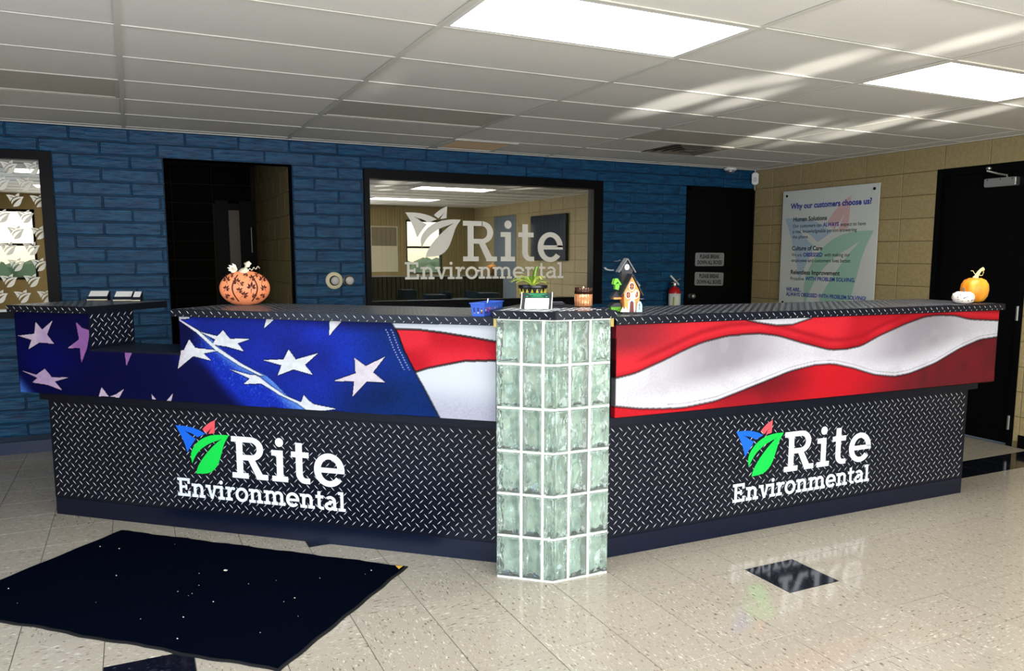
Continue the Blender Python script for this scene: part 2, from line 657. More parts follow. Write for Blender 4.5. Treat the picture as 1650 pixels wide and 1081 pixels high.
def board(w, d):
    k = (round(w, 3), round(d, 3))
    if k not in ctile:
        mb = MB()
        e = .006
        mb.add([(-w / 2, -d / 2, .004), (w / 2, -d / 2, .004), (w / 2, d / 2, .004), (-w / 2, d / 2, .004),
                (-w / 2 + e, -d / 2 + e, 0), (w / 2 - e, -d / 2 + e, 0), (w / 2 - e, d / 2 - e, 0), (-w / 2 + e, d / 2 - e, 0),
                (-w / 2, -d / 2, .016), (w / 2, -d / 2, .016), (w / 2, d / 2, .016), (-w / 2, d / 2, .016)],
               [(4, 7, 6, 5), (0, 4, 5, 1), (1, 5, 6, 2), (2, 6, 7, 3), (3, 7, 4, 0), (8, 9, 10, 11), (0, 1, 9, 8), (1, 2, 10, 9), (2, 3, 11, 10), (3, 0, 8, 11)])
        ctile[k] = mb.mesh('ceiling_tile', M['ceiling'])
    return ctile[k]


VENTS = {}
for i in range(-2, 6):
    for j in range(-9, 6):
        x0, x1 = max(i * CX, XL), min((i + 1) * CX, XR)
        y0, y1 = max(j * CY, YF), min((j + 1) * CY, YB)
        if x1 - x0 < .05 or y1 - y0 < .03 or (i, j) in LIT or (i, j) in DEAD:
            continue
        spans = [(x0, x1)]
        if (i, j) == (2, 4):
            spans = [(x0 + .61, x1)]
        if (i, j) == (3, 3):
            spans = [(x0, x0 + .61)]
        for a, b in spans:
            o = link('ceiling_tile', board(b - a - .006, y1 - y0 - .006), ceiling, ((a + b) / 2, (y0 + y1) / 2, H + .004 + random.uniform(0, .003)))
            o.rotation_euler = (random.uniform(-.003, .003), random.uniform(-.0015, .0015), 0)
for i in range(-1, 6):
    MB().box(i * CX - .013, i * CX + .013, YF, YB, H - .001, H + .003).box(i * CX - .003, i * CX + .003, YF, YB, H + .003, H + .04).build('ceiling_runner', M['grid'], ceiling)
for j in range(-8, 6):
    for i in range(-2, 6):
        x0, x1 = max(i * CX, XL) + .013, min((i + 1) * CX, XR) - .013
        if x1 - x0 > .1:
            MB().box(x0, x1, j * CY - .011, j * CY + .011, H - .001, H + .003).build('ceiling_tee', M['grid'], ceiling)
MB().box(XL, XR, YB - .022, YB, H - .004, H + .003).box(XR - .022, XR, YF, YB, H - .004, H + .003).box(XL, XL + .022, YF, YB, H - .004, H + .003).build('wall_angle', M['grid'], ceiling)


def troffer(i, j, lit, label):
    x0, y0 = i * CX, j * CY
    t = thing('ceiling_light', label, 'light', (x0 + CX / 2, y0 + CY / 2, H))
    w, d = CX / 2 - .014, CY / 2 - .012
    f = MB()
    dep = .012 if lit else .006
    for a in ((-w, w, -d, -d + .022), (-w, w, d - .022, d), (-w, -w + .022, -d + .022, d - .022), (w - .022, w, -d + .022, d - .022)):
        f.box(*a, .0005, dep + .012)
    f.build('frame', M['light_frame'] if lit else M['dead_lens'], t)
    MB().box(-w + .022, w - .022, -d + .022, d - .022, dep, dep + .008).build('diffuser', M['lamp'] if lit else M['dead_lens'], t)
    return t


troffer(1, -2, True, 'big lit white ceiling panel light, nearer one over the glass block column')
troffer(3, -2, True, 'lit white ceiling panel light at the right, in front of the tan wall')
troffer(-1, -2, True, 'lit ceiling panel light out of sight at the near left')
troffer(3, -6, True, 'lit ceiling panel light behind the camera on the right')
troffer(1, -6, True, 'lit ceiling panel light behind the camera in the middle')
troffer(-1, -6, True, 'lit ceiling panel light behind the camera on the left')
troffer(-1, 2, False, 'unlit recessed ceiling light at the far left above the leaf window')
troffer(1, 2, False, 'unlit recessed ceiling light above the logo window')
troffer(3, 2, False, 'unlit recessed ceiling light beside the dark louvred vent')

# vents
t = thing('ceiling_vent', 'beige square return vent in the ceiling above the logo window', 'vent', (2 * CX + .305, 4.5 * CY, H))
f = MB()
for a in ((-.29, .29, -.29, -.26), (-.29, .29, .26, .29), (-.29, -.26, -.26, .26), (.26, .29, -.26, .26)):
    f.box(*a, -.008, .02)
f.build('frame', M['grid'], t)
m_vent = mat('dusty_beige_louvre', s255(176, 150, 118), .7)
for k in range(14):
    y = -.25 + k * .0385
    MB().add([(-.26, y, .012), (.26, y, .012), (.26, y + .02, -.004), (-.26, y + .02, -.004), (-.26, y, .014), (.26, y, .014), (.26, y + .02, -.002), (-.26, y + .02, -.002)],
             [(0, 1, 2, 3), (7, 6, 5, 4), (0, 4, 5, 1), (2, 6, 7, 3)]).build('louvre', m_vent, t)
MB().box(-.26, .26, -.26, .26, .03, .036).build('backing', m_vent, t)
t = thing('ceiling_vent', 'square supply vent with dark stepped louvres in the ceiling at the right', 'vent', (3 * CX + .915, 3.5 * CY, H))
m_dv = mat('dark_grey_diffuser', s255(120, 112, 98), .5)  # one even dark grey on cones and centre plate
m_dark = mat('vent_throat', s255(24, 20, 16), .9)
MB().box(-.29, .29, -.29, .29, .07, .08).build('throat', m_dark, t)
for k, r in enumerate((.29, .225, .16, .095)):
    ri = r - .042
    z0, z1 = .0 - .004 * k, .03 - .004 * k
    vs = []
    for q, z in ((r, z0 - .012 + .012), (ri, z1), (r, z0 + .004), (ri, z1 + .004)):
        vs += [(-q, -q, z), (q, -q, z), (q, q, z), (-q, q, z)]
    fs = []
    for i in range(4):
        n = (i + 1) % 4
        fs += [(i, n, 4 + n, 4 + i), (8 + i, 12 + i, 12 + n, 8 + n), (i, 8 + i, 8 + n, n), (4 + i, 4 + n, 12 + n, 12 + i)]
    MB().add(vs, fs).build('cone', m_dv, t)
MB().box(-.05, .05, -.05, .05, -.014, -.008).build('centre_plate', m_dv, t)

# ---- block walls
brick_cache = {}


def brick_mesh(name, w, h, d, m, bev, jag=0):
    key = (name, m.name, round(w, 3), round(h, 3), random.randrange(3))
    if key not in brick_cache:
        mb = MB()
        w2, h2 = w / 2, h / 2
        j = lambda: random.uniform(-jag, jag)
        vs = [(-w2, d, -h2), (w2, d, -h2), (w2, d, h2), (-w2, d, h2),
              (-w2, bev + j() * .3, -h2), (w2, bev, -h2), (w2, bev, h2), (-w2, bev, h2),
              (-w2 + bev, j(), -h2 + bev + abs(j())), (w2 - bev, j(), -h2 + bev + abs(j())), (w2 - bev, j(), h2 - bev), (-w2 + bev, j(), h2 - bev)]
        fs = []
        for k in (0, 4):
            fs += [(k + i, k + (i + 1) % 4, k + 4 + (i + 1) % 4, k + 4 + i) for i in range(4)]
        fs.append((8, 9, 10, 11))
        brick_cache[key] = mb.add(vs, fs).mesh(name, m)
    return brick_cache[key]


def courses(parent, name, u_range, joints, first, pitch, stagger, opens, place, m, gap, d, bev, jag=0, skip=None):
    """joints: z of course boundaries, top first. place(u, z) -> (location, rotz)"""
    for c in range(len(joints) - 1):
        z1, z0 = joints[c], joints[c + 1]
        iv = [u_range]
        for a, b, za, zb in opens:
            if min(z1, zb) - max(z0, za) > .3 * (z1 - z0):
                nv = []
                for p, q in iv:
                    if b <= p or a >= q:
                        nv.append((p, q))
                    else:
                        if a > p:
                            nv.append((p, a))
                        if b < q:
                            nv.append((b, q))
                iv = nv
        off = first + (stagger if c % 2 else 0)
        for p, q in iv:
            k = math.floor((p - off) / pitch)
            while off + k * pitch < q:
                a, b = max(off + k * pitch, p), min(off + (k + 1) * pitch, q)
                k += 1
                if b - a < .03 or (skip and skip(a, b, z0, z1)):
                    continue
                loc, rz = place((a + b) / 2, (z0 + z1) / 2)
                link(name, brick_mesh(name, b - a - gap, z1 - z0 - gap, d, m, bev, jag), parent, loc, rz)


def wall_sheet(name, u_range, z_range, opens, mk, m):
    """wall body as boxes around the openings. mk(mb,u0,u1,z0,z1)"""
    us = sorted({u_range[0], u_range[1], *[v for o in opens for v in o[:2] if u_range[0] < v < u_range[1]]})
    zs = sorted({z_range[0], z_range[1], *[v for o in opens for v in o[2:] if z_range[0] < v < z_range[1]]})
    mb = MB()
    for a, b in zip(us, us[1:]):
        run = None
        for c, d in zip(zs, zs[1:]):
            inside = any(o[0] <= (a + b) / 2 <= o[1] and o[2] <= (c + d) / 2 <= o[3] for o in opens)
            if not inside:
                run = (run[0], d) if run else (c, d)
            if inside and run:
                mk(mb, a, b, *run)
                run = None
        if run:
            mk(mb, a, b, *run)
    return struct(mb.build(name, m))


W1 = (-2.05, -.50, 1.035, 2.272)
DW = (.262, 1.249, 0, 2.27)
W2 = (1.858, 4.303, 1.03, 2.27)
D1 = (5.357, XR + .02, 0, 2.27)
BO = [W1, DW, W2, D1]
wall_back = wall_sheet('wall_back', (XL - .1, XR + .15), (0, H + .1), BO, lambda mb, a, b, c, d: mb.box(a, b, YB + .009, YB + .19, c, d), M['blue_joint'])
bj = [2.474, 2.372] + [2.372 - .1018 * k for k in range(1, 23)]
courses(wall_back, 'brick', (-1.75, XR), bj, -.164 - .4025 * 5 + .19, .4025, .20, BO, lambda u, z: ((u, YB, z), 0), M['blue'], .007, .02, .006, .003)
MB().box(XL, DW[0], YB - .008, YB + .009, 0, .095).box(DW[1], D1[0], YB - .008, YB + .009, 0, .095).build('baseboard_back', M['navy_base'])
struct(bpy.data.objects['baseboard_back'])

# right wall, tan stack-bond block
D2 = (-.0, .845, 0, 2.272)
D3 = (-4.1, -3.1, 0, 2.25)
wall_right = wall_sheet('wall_right', (YF - .1, YB + .1), (0, H + .1), [D2, D3], lambda mb, a, b, c, d: mb.box(XR + .004, XR + .2, a, b, c, d), M['tan_joint'])
rj = [H] + [2.267 - .2018 * k for k in range(0, 12)]
courses(wall_right, 'block', (YF, YB), rj, .368 - .4175 * 14, .4175, 0, [D2, D3], lambda u, z: ((XR, u, z), -math.pi / 2), M['tan'], .006, .02, .003)
struct(MB().box(XR - .007, XR + .004, D2[1], YB, 0, .105).box(XR - .007, XR + .004, D3[1], D2[0] - .05, 0, .105).box(XR - .007, XR + .004, YF, D3[0], 0, .105).build('baseboard_right', M['black']))

# left and front walls (out of the picture; the front one is seen in the window glass)
LWO = [(-2.75, -.45, .55, 2.15)]  # added opening, put in for the blue light on the starred wing
wall_sheet('wall_left', (YF - .1, YB), (0, H + .1), LWO, lambda mb, a, b, c, d: mb.box(XL - .15, XL, a, b, c, d), M['tan_wall'])
f = MB()
for q in ((-2.75, -2.69, .55, 2.15), (-.51, -.45, .55, 2.15), (-2.69, -.51, .55, .61), (-2.69, -.51, 2.09, 2.15), (-1.63, -1.57, .61, 2.09)):
    f.box(XL - .1, XL - .03, *q)
struct(f.build('window_5', M['black_frame']))  # frame of the added left opening
FO = [(-1.15, 3.85, .12, 2.26), (4.84, 5.6, 1.14, 2.22), (-2.1, -1.37, 1.1, 2.23)]
wall_front = wall_sheet('wall_front', (XL - .1, XR + .15), (0, H + .1), FO, lambda mb, a, b, c, d: mb.box(a, b, YF - .16, YF, c, d), M['tan_wall'])
for k in range(43):
    x = 3.9 + k * .0555
    for z0, z1 in ((1.16, 2.45), (.1, 1.12)):
        if 4.80 < x + .027 < 5.64 and z0 > 1:
            continue
        MB().box(x, x + .05, YF, YF + .012, z0, z1).build('panel_slat', M['panel_tan'] if z0 > 1 else M['dark_panel'], wall_front)
MB().box(3.88, XR, YF, YF + .02, 1.12, 1.16).build('dado_rail', M['panel_tan'], wall_front)
# storefront mullions
for k in range(5):
    x = -1.15 + k * 1.25
    struct(MB().box(x - .03, x + .03, YF - .12, YF - .04, .12, 2.26).build('window_%d' % (6 + k), M['black_frame']))
# two smaller front windows with black sashes
for n, (a, b, c, d) in ((3, FO[1]), (4, FO[2])):
    f = MB()
    for q in ((a, a + .04, c, d), (b - .04, b, c, d), (a, b, c, c + .04), (a, b, d - .04, d), (a, b, (c + d) / 2 - .02, (c + d) / 2 + .02)):
        f.box(q[0], q[1], YF - .1, YF - .03, q[2], q[3])
    struct(f.build('window_%d' % n, M['black_frame']))
t = thing('wall_poster', 'pale calendar poster on the front wall, seen only mirrored in the logo window', 'poster', (4.4, YF + .012, 1.2))
MB().box(-.27, .27, 0, .006, 0, .88).build('sheet', mat('poster_paper', s255(206, 200, 176), .7), t)
MB().box(-.25, .25, .006, .008, .5, .86).build('picture', mat('poster_picture', s255(120, 110, 84), .6), t)
# outside: ground, hedge
struct(MB().box(-40, 40, -60, YF - .17, -.2, -.06).build('ground', mat('asphalt', s255(196, 198, 198), .9)))
hb = MB()
for k in range(260):
    x, y = random.uniform(-18, 20), random.uniform(-34, -30)
    r = random.uniform(.35, .8)
    hb.lathe([(0, 0), (r * .8, r * .3), (r, r), (r * .7, r * 1.7), (0, r * 2)], 7, (x, y, -.1))
tag(hb.build('hedge', mat('hedge_leaves', s255(150, 160, 104), .9)), 'row of leafy bushes across the lot, seen mirrored in the windows', 'hedge', kind='stuff')

# ---- dark rooms behind the blue wall
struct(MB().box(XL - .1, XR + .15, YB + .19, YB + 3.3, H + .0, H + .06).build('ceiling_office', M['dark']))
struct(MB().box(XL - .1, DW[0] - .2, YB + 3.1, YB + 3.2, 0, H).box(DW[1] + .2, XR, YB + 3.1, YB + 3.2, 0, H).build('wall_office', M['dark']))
pw = MB()
for k in range(78):
    x = 1.5 + k * .06
    pw.box(x, x + .05, YB + 3.085, YB + 3.1, 0, H)
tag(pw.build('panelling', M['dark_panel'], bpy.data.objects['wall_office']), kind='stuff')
wc = struct(MB().box(DW[1] + .004, DW[1] + .2, YB + .19, YB + 2.4, 0, H).build('wall_corridor_right', M['tan_joint']))
courses(wc, 'block', (YB + .012, YB + 2.3), rj, YB + .02, .4025, .2, [], lambda u, z: ((DW[1], u, z), math.pi / 2 * -1), M['tan'], .006, .02, .003)
struct(MB().box(DW[0] - .2, DW[0] - .004, YB + .19, YB + 2.4, 0, H).build('wall_corridor_left', M['tan_joint']))
we = struct(MB().box(DW[0] - .2, DW[1] + .2, YB + 2.409, YB + 2.5, 0, H).build('wall_corridor_end', mat('shade_dark_joint', s255(30, 25, 16), .8)))  # joints darkened too, for the shade in the corridor
courses(we, 'block', (DW[0], DW[1]), rj, DW[0] - .25, .4025, 0, [(.84, 1.25, 0, 2.1)], lambda u, z: ((u, YB + 2.4, z), 0), M['dim_tan'], .006, .02, .003)
struct(MB().box(DW[0] - .02, DW[1] + .02, YB + .01, YB + .19, 2.27, 2.3).build('trim_doorway', M['tan']))
d4 = struct(MB().box(.84, .97, YB + 2.38, YB + 2.405, 0, 2.1).box(1.09, 1.25, YB + 2.38, YB + 2.405, 0, 2.1).box(.97, 1.09, YB + 2.4, YB + 2.408, 0, 2.1).build('door_4', M['black']))
MB().box(1.2, 1.208, YB + 2.372, YB + 2.381, 1.54, 1.82).build('glass_slit', mat('pale_glass_slit', s255(200, 205, 200), .3), d4)
MB().box(.975, 1.085, YB + 2.394, YB + 2.401, 1.2, 2.0).build('side_light', mat('brown_side_light', s255(74, 56, 30), .4), d4)

# ------------------------------------------------------------------ windows in the blue wall


def win_frame(n, o, fw, inner, mid=None):
    a, b, c, d = o
    mb = MB()
    y0, y1 = YB - .022, YB + .1
    mb.box(a, b, y0, y1, d - fw, d).box(a, b, y0, y1, c, c + fw * .9).box(a, a + fw * .6, y0, y1, c + fw * .9, d - fw).box(b - inner, b, y0, y1, c + fw * .9, d - fw)
    return struct(mb.build('window_%d' % n, M['black_frame'], bevel=.003))


w1 = win_frame(1, W1, .066, .08)
MB().box(W1[0] + .03, W1[1] - .078, YB + .03, YB + .036, W1[2] + .05, W1[3] - .06).build('pane', M['pane'], w1)
MB().box(W1[0], W1[1] - .08, YB - .03, YB + .02, W1[2] + .052, W1[2] + .066).build('sill', M['white'], w1)
dec = MB()
for k, pts in LEAF.items():
    dec.prism(smooth_poly([((a - .17) * .34, (b - .28) * .34) for a, b in pts]), 0, -.001, 'y')
dec_me = dec.mesh('leaf_decal', M['frost'])
for r_ in range(11):
    for c_ in range(4):
        x = -.625 - c_ * .148 - (.068 if r_ % 2 else 0) + .012 * (r_ % 3)
        z = 2.15 - r_ * .119
        if z > 1.12:
            link('leaf_decal', dec_me, w1, (x, YB + .029, z))

w2 = win_frame(2, W2, .082, .11)
MB().box(W2[0] + .03, W2[1] - .1, YB + .04, YB + .046, W2[2] + .06, W2[3] - .07).build('pane', M['pane'], w2)
yl = YB + .039
leaves(w2, 2.232, 1.297, 1.64, 1.577, yl, M['frost'])
slab_text('Rite', 2.803, 3.872, 1.463, .378, M['frost'], w2, yl, s=.17, t=.12, x=.74, offs=[0, 1.08, 1.6, 2.19])
slab_text('Environmental', 2.232, 3.882, 1.297, .158, M['frost'], w2, yl, s=.15, t=.13, x=.72)
d_ = bpy.data.lights.new('office_fill_light', 'AREA')  # added fill, no lamp seen: brightens slats and boxes behind the glass
d_.shape, d_.size, d_.size_y, d_.energy = 'RECTANGLE', 1.2, .6, 45
o_ = bpy.data.objects.new('office_fill_light', d_)
col.objects.link(o_)
o_.location = (3.6, YB + 1.9, H - .04)
# desk trays just inside the logo window
t = thing('office_desk', 'dark office desk behind the logo window', 'desk', (3.0, YB + .65, 0))
MB().box(-1.1, 1.1, -.3, .35, .72, .76).build('top', M['dark'], t, bevel=.004)
for s in (-1.05, 1.0):
    MB().box(s, s + .05, -.28, .33, 0, .72).build('side_panel', M['dark'], t)
m_bin = mat('blue_grey_board', s255(150, 176, 204), .6)
for k, (x, w, h, lab) in enumerate(((-.62, .14, .46, 'tall blue-grey folder standing on the office desk, nearest the left'), (-.36, .2, .40, 'blue-grey file box behind the logo glass, left of the paper tray'),
                                    (.22, .2, .41, 'blue-grey file box behind the logo glass, right of the paper tray'))):
    b = thing('file_box', lab, 'box', (3.0 + x, YB + .6, .76), R(-6))
    MB().box(0, w, 0, .25, 0, h * .9).build('body', m_bin, b, bevel=.004)
    MB().box(.02, w - .02, -.003, 0, h * .2, h * .75).build('label_card', mat('pale_card', s255(160, 184, 206), .6), b)
b = thing('paper_tray', 'grey stacked paper tray on the desk behind the logo glass', 'tray', (2.9, YB + .55, .76))
for k in range(4):
    MB().box(-.02, .24, 0, .28, .02 + k * .095, .03 + k * .095).build('shelf', m_bin, b)
MB().box(-.03, -.02, 0, .28, 0, .39).build('side_frame', m_bin, b)
MB().box(.24, .25, 0, .28, 0, .39).build('side_frame', m_bin, b)

# ------------------------------------------------------------------ doors
d1 = struct(MB().box(D1[0], D1[0] + .045, YB - .004, YB + .12, 0, 2.27).box(D1[0], XR, YB - .004, YB + .12, 2.225, 2.27).box(XR - .03, XR - .002, YB - .004, YB + .12, 0, 2.225)
            .box(D1[0] + .045, XR - .03, YB + .02, YB + .06, .01, 2.225).build('door_1', M['black']))
MB().lathe([(0, 0), (.026, .004), (.026, .012), (.012, .02), (.012, .045), (.027, .055), (.027, .075), (.015, .085), (0, .086)], 16, (5.445, YB + .02, 1.088), axis='y').build('knob', M['steel'], d1, smooth=True)
m_plate = mat('brushed_aluminium_sign', s255(150, 152, 154), .42, metal=.35)
m_ink = mat('black_sign_ink', s255(8, 8, 8), .6)
for zc, lab, dz in ((1.486, 'upper grey sign telling people to break down boxes on the black door', .0), (1.272, 'lower grey sign telling people to break down boxes on the black door', -.012)):
    s = thing('door_sign', lab, 'sign', (5.703, YB + .0185, zc), 0)
    s.rotation_euler = (0, R(1.2 if dz else 0), 0)
    p = []
    for cx, cz, a0 in ((.18, .055, 0), (-.18, .055, 90), (-.18, -.055, 180), (.18, -.055, 270)):
        p += [(cx + .018 * math.cos(R(a0 + q * 22.5)), cz + .018 * math.sin(R(a0 + q * 22.5))) for q in range(5)]
    MB().prism(p, 0, -.004, 'y').build('plate', m_plate, s)
    flat_text('lettering', 'PLEASE BREAK', .275, m_ink, s, (-.138, -.0046, .012), (math.pi / 2, 0, 0), .034, .041)
    flat_text('lettering', 'DOWN ALL BOXES', .335, m_ink, s, (-.168, -.0046, -.052), (math.pi / 2, 0, 0), .034, .041)

d2 = struct(MB().box(XR - .004, XR + .16, D2[1] - .05, D2[1], 0, 2.272).box(XR - .004, XR + .16, D2[0] - .0, D2[0] + .05, 0, 2.272).box(XR - .004, XR + .16, D2[0] + .05, D2[1] - .05, 2.21, 2.272)
            .box(XR + .03, XR + .075, D2[0] + .05, D2[1] - .05, .01, 2.21).build('door_2', M['black']))
for z in (1.02, .135, 1.95):
    MB().lathe([(0, 0), (.011, 0), (.011, .115), (0, .115)], 10, (XR - .012, D2[0] + .034, z)).build('hinge', M['steel'], d2)
t = thing('door_closer', 'silver hydraulic door closer at the top of the right-hand black door', 'door closer', (XR + .03, .26, 2.12))
MB().box(-.06, 0, -.14, .13, -.034, .034).build('body', M['steel'], t, bevel=.006)
MB().tube([(-.05, -.06, .034), (-.05, -.06, .05), (-.075, .0, .065), (-.11, .07, .09), (-.05, .1, .115)], .008).build('arm', M['steel'], t)
MB().lathe([(0, 0), (.02, 0), (.022, .012), (.012, .02), (0, .02)], 14, (-.05, .1, .108)).build('arm_shoe', M['steel'], t)
for s in (-.11, -.01, .1):
    MB().lathe([(0, 0), (.006, 0), (.006, .003), (0, .003)], 8, (-.0605, s, .022), axis='y').build('screw', m_ink, t)
d3 = struct(MB().box(XR - .004, XR + .1, D3[0], D3[1], 0, 2.25).build('door_3', mat('grey_blue_door', s255(90, 104, 118), .5)))
t = thing('wall_screen', 'large dark screen on the tan wall, seen only mirrored in the logo window', 'screen', (XR - .03, -1.75, 1.82))
MB().box(-.02, .026, -.65, .65, -.38, .38).build('bezel', M['black'], t, bevel=.006)
MB().box(-.0215, -.02, -.63, .63, -.36, .36).build('panel', mat('dark_screen_glass', s255(22, 40, 66), .1), t)

# ------------------------------------------------------------------ notice board on the tan wall
t = thing('notice_board', 'large white acrylic notice headed Why our customers choose us on the tan wall', 'sign', (XR - .03, 2.665, 0), R(-90))
BW = 1.255
MB().box(0, BW, -.012, -.004, .985, 2.205).build('panel', mat('white_acrylic', s255(214, 218, 212), .12), t, bevel=.002)
m_bl = mat('blue_ink', s255(16, 52, 160), .5)
m_bk = mat('dark_ink', s255(40, 44, 52), .5)
wm = {'green': mat('pale_green_print', s255(160, 200, 178), .4), 'blue': mat('pale_blue_print', s255(172, 192, 208), .4), 'red': mat('pale_red_print', s255(214, 178, 178), .4)}
leaves(t, .02, .37 - .2, 3.55, 4.55, -.0125, wm, .0004)
lines = [('Why our customers choose us?', .12, 1.172, 2.017, m_bl, .03, .057), ('Human Solutions', .168, .628, 1.887, m_bk, .026, .044), ('Our customers can ', .165, .56, 1.822, m_bk, .008, .035), ('ALWAYS', .58, .785, 1.822, m_bl, .028, .038),
         ('expect to have', .81, 1.115, 1.820, m_bk, .008, .035), ('a real, knowledgeable person answering', .165, 1.012, 1.765, m_bk, .008, .035), ('the phone.', .168, .39, 1.709, m_bk, .008, .035),
         ('Culture of Care', .165, .588, 1.586, m_bk, .026, .044), ('We are', .165, .308, 1.522, m_bk, .008, .035), ('OBSESSED', .33, .593, 1.522, m_bl, .028, .038), ('with making our', .617, .947, 1.523, m_bk, .008, .035),
         ('employees and customers lives better.', .165, .965, 1.465, m_bk, .008, .035), ('Relentless Improvement', .163, .83, 1.337, m_bk, .026, .044), ('Proactive', .163, .355, 1.274, m_bk, .008, .035),
         ('WITH PROBLEM SOLVING.', .376, 1.024, 1.277, m_bl, .028, .038), ('WE ARE...', .104, .33, 1.157, m_bl, .028, .038), ('ALWAYS OBSESSED WITH PROBLEM SOLVING!', .106, 1.165, 1.106, m_bl, .028, .038)]
for s, a, b, z, m, bo, hh in lines:
    flat_text('lettering', s.strip(), b - a, m, t, (a, -.0135, z), (math.pi / 2, 0, 0), bo, hh)
for x in (.06, BW - .06):
    for z in (2.155, 1.035):
        MB().lathe([(0, 0), (.013, 0), (.013, .006), (.01, .009), (0, .009)], 14, (x, -.012, z), axis='y').build('standoff', M['black'], t)

# small devices near the corner
t = thing('smoke_detector', 'small round white detector on the ceiling above the black back door', 'detector', (5.86, YB - .09, H - .004))
MB().lathe([(0, 0), (.07, 0), (.07, -.018), (.055, -.03), (.05, -.03)], 24).build('base', M['white'], t, smooth=True)
MB().lathe([(.05, -.03), (.045, -.045), (.03, -.056), (0, -.058)], 24).build('sensor_cap', M['steel'], t, smooth=True)
t = thing('motion_sensor', 'white rounded motion sensor in the corner beside the tan wall', 'sensor', (XR - .05, YB - .05, 2.375), R(-40))
MB().box(-.036, .036, -.05, 0, -.065, .065).build('housing', M['white'], t, bevel=.012)
MB().prism([(.022 * math.cos(k * .5236), -.012 + .03 * math.sin(k * .5236)) for k in range(12)], -.05, -.054, 'y').build('lens', mat('sensor_lens', s255(205, 205, 200), .2), t)
MB().tube([(.0, .01, .065), (.0, .02, .095)], .006).build('wire', M['white'], t)
MB().tube([(.0, .0, -.065), (0, 0, -.09), (0, .02, -.12)], .004).build('wire', M['white'], t)
for x, r, lab in ((1.575, .075, 'large round cream wall dial with a grey knob, left of the logo window'), (1.702, .049, 'small round silver-rimmed wall dial next to the large cream dial')):
    t = thing('wall_dial', lab, 'dial', (x, YB - .003, 1.294))
    MB().lathe([(0, 0), (r, 0), (r, .01), (r * .93, .016), (r * .5, .018)], 32, axis='y').build('plate', mat('cream_plastic', s255(236, 226, 190), .35) if r > .06 else M['steel'], t, smooth=True)
    MB().lathe([(r * (.58 if r > .06 else .86), .016), (r * (.58 if r > .06 else .86), .024), (.02, .026)], 28, axis='y').build('collar', mat('dark_bronze', s255(70, 60, 40), .35, metal=.4), t, smooth=True)
    MB().lathe([(.034, .018), (.036, .05), (.033, .058), (0, .06)], 28, axis='y').build('knob', mat('grey_knob', s255(206, 204, 200), .3), t, smooth=True)

# fire extinguisher
t = thing('fire_extinguisher', 'red fire extinguisher with white label hanging on the blue wall beside the black door', 'extinguisher', (5.165, YB - .085, .78))
m_red = mat('red_enamel', s255(190, 18, 26), .25)
MB().lathe([(0, 0), (.055, 0), (.064, .012), (.066, .03), (.066, .35), (.06, .385), (.04, .405), (.02, .412), (.018, .43), (0, .43)], 24).build('cylinder', m_red, t, smooth=True)
MB().lathe([(.0672, .15), (.0672, .345)], 24).build('label_wrap', mat('white_label', s255(226, 228, 222), .5), t, smooth=True)
MB().box(-.052, -.034, -.062, -.045, .2, .31).build('label_patch', mat('yellow_green_patch', s255(206, 208, 130), .5), t)
MB().lathe([(.016, .42), (.024, .43), (.024, .455), (.012, .47), (0, .47)], 14).build('valve', M['steel'], t)
MB().add([(-.06, -.006, .525), (-.05, -.006, .54), (.06, -.006, .44), (.05, -.006, .43), (-.06, .006, .525), (-.05, .006, .54), (.06, .006, .44), (.05, .006, .43)],
         [(0, 3, 2, 1), (4, 5, 6, 7), (0, 1, 5, 4), (1, 2, 6, 5), (2, 3, 7, 6), (3, 0, 4, 7)]).build('lever', M['white'], t)
MB().tube([(-.05, 0, .455), (.0, 0, .465), (.075, 0, .505)], .008).build('handle', M['steel'], t)
MB().tube([(-.02, 0, .45), (-.06, 0, .45), (-.085, .0, .40), (-.085, 0, .2), (-.075, 0, .08)], .009).build('hose', M['black'], t)
MB().box(-.03, .03, .066, .085, .1, .4).build('bracket', M['black'], t)

# ------------------------------------------------------------------ reception desk


def treads(mb, O, U, V, N, u0, u1, v0, v1, pu=.048, pv=.0505, L=.034, W=.004, hgt=.001, mg=.012, flip=1, ph=(0, 0)):
    O, U, V, N = Vector(O), Vector(U), Vector(V), Vector(N)
    nr = int((v1 - v0) / (pv / 2)) + 2
    nc = int((u1 - u0) / pu) + 2
    for r_ in range(nr):
        for c_ in range(nc):
            u = u0 + ph[0] + c_ * pu + (pu / 2 if r_ % 2 else 0)
            v = v0 + ph[1] + r_ * pv / 2
            if u < u0 + mg or u > u1 - mg or v < v0 + min(mg, .012) or v > v1 - min(mg, .012):
                continue
            s = flip if r_ % 2 else -flip
            d, n = (U + s * V).normalized(), (V - s * U).normalized()
            c = O + u * U + v * V
            mb.add([c - d * L / 2, c - n * W / 2, c + d * L / 2, c + n * W / 2, c - d * L * .2 + N * hgt, c + d * L * .2 + N * hgt],
                   [(0, 1, 4), (1, 5, 4), (1, 2, 5), (2, 3, 5), (3, 4, 5), (3, 0, 4)])


def edge_treads(mb, O, U, a, b, V=(0, 0, 1), N=(0, -1, 0), h=.039):
    treads(mb, O, U, V, N, a, b, h * .62, h * .66, L=.026, W=.0028, hgt=.0007, mg=.0)
    treads(mb, O, U, V, N, a, b, h * .16, h * .2, L=.012, W=.0026, hgt=.0007, mg=.0, flip=-1, ph=(.02, 0))


X, Y, Z = (1, 0, 0), (0, 1, 0), (0, 0, 1)
NY = (0, -1, 0)
ZT, ZU, ZF = 1.232, 1.193, .737      # top of slab, underside, bottom of printed panel
CUT0, CUT1, ZC = .421, 1.0075, 1.0


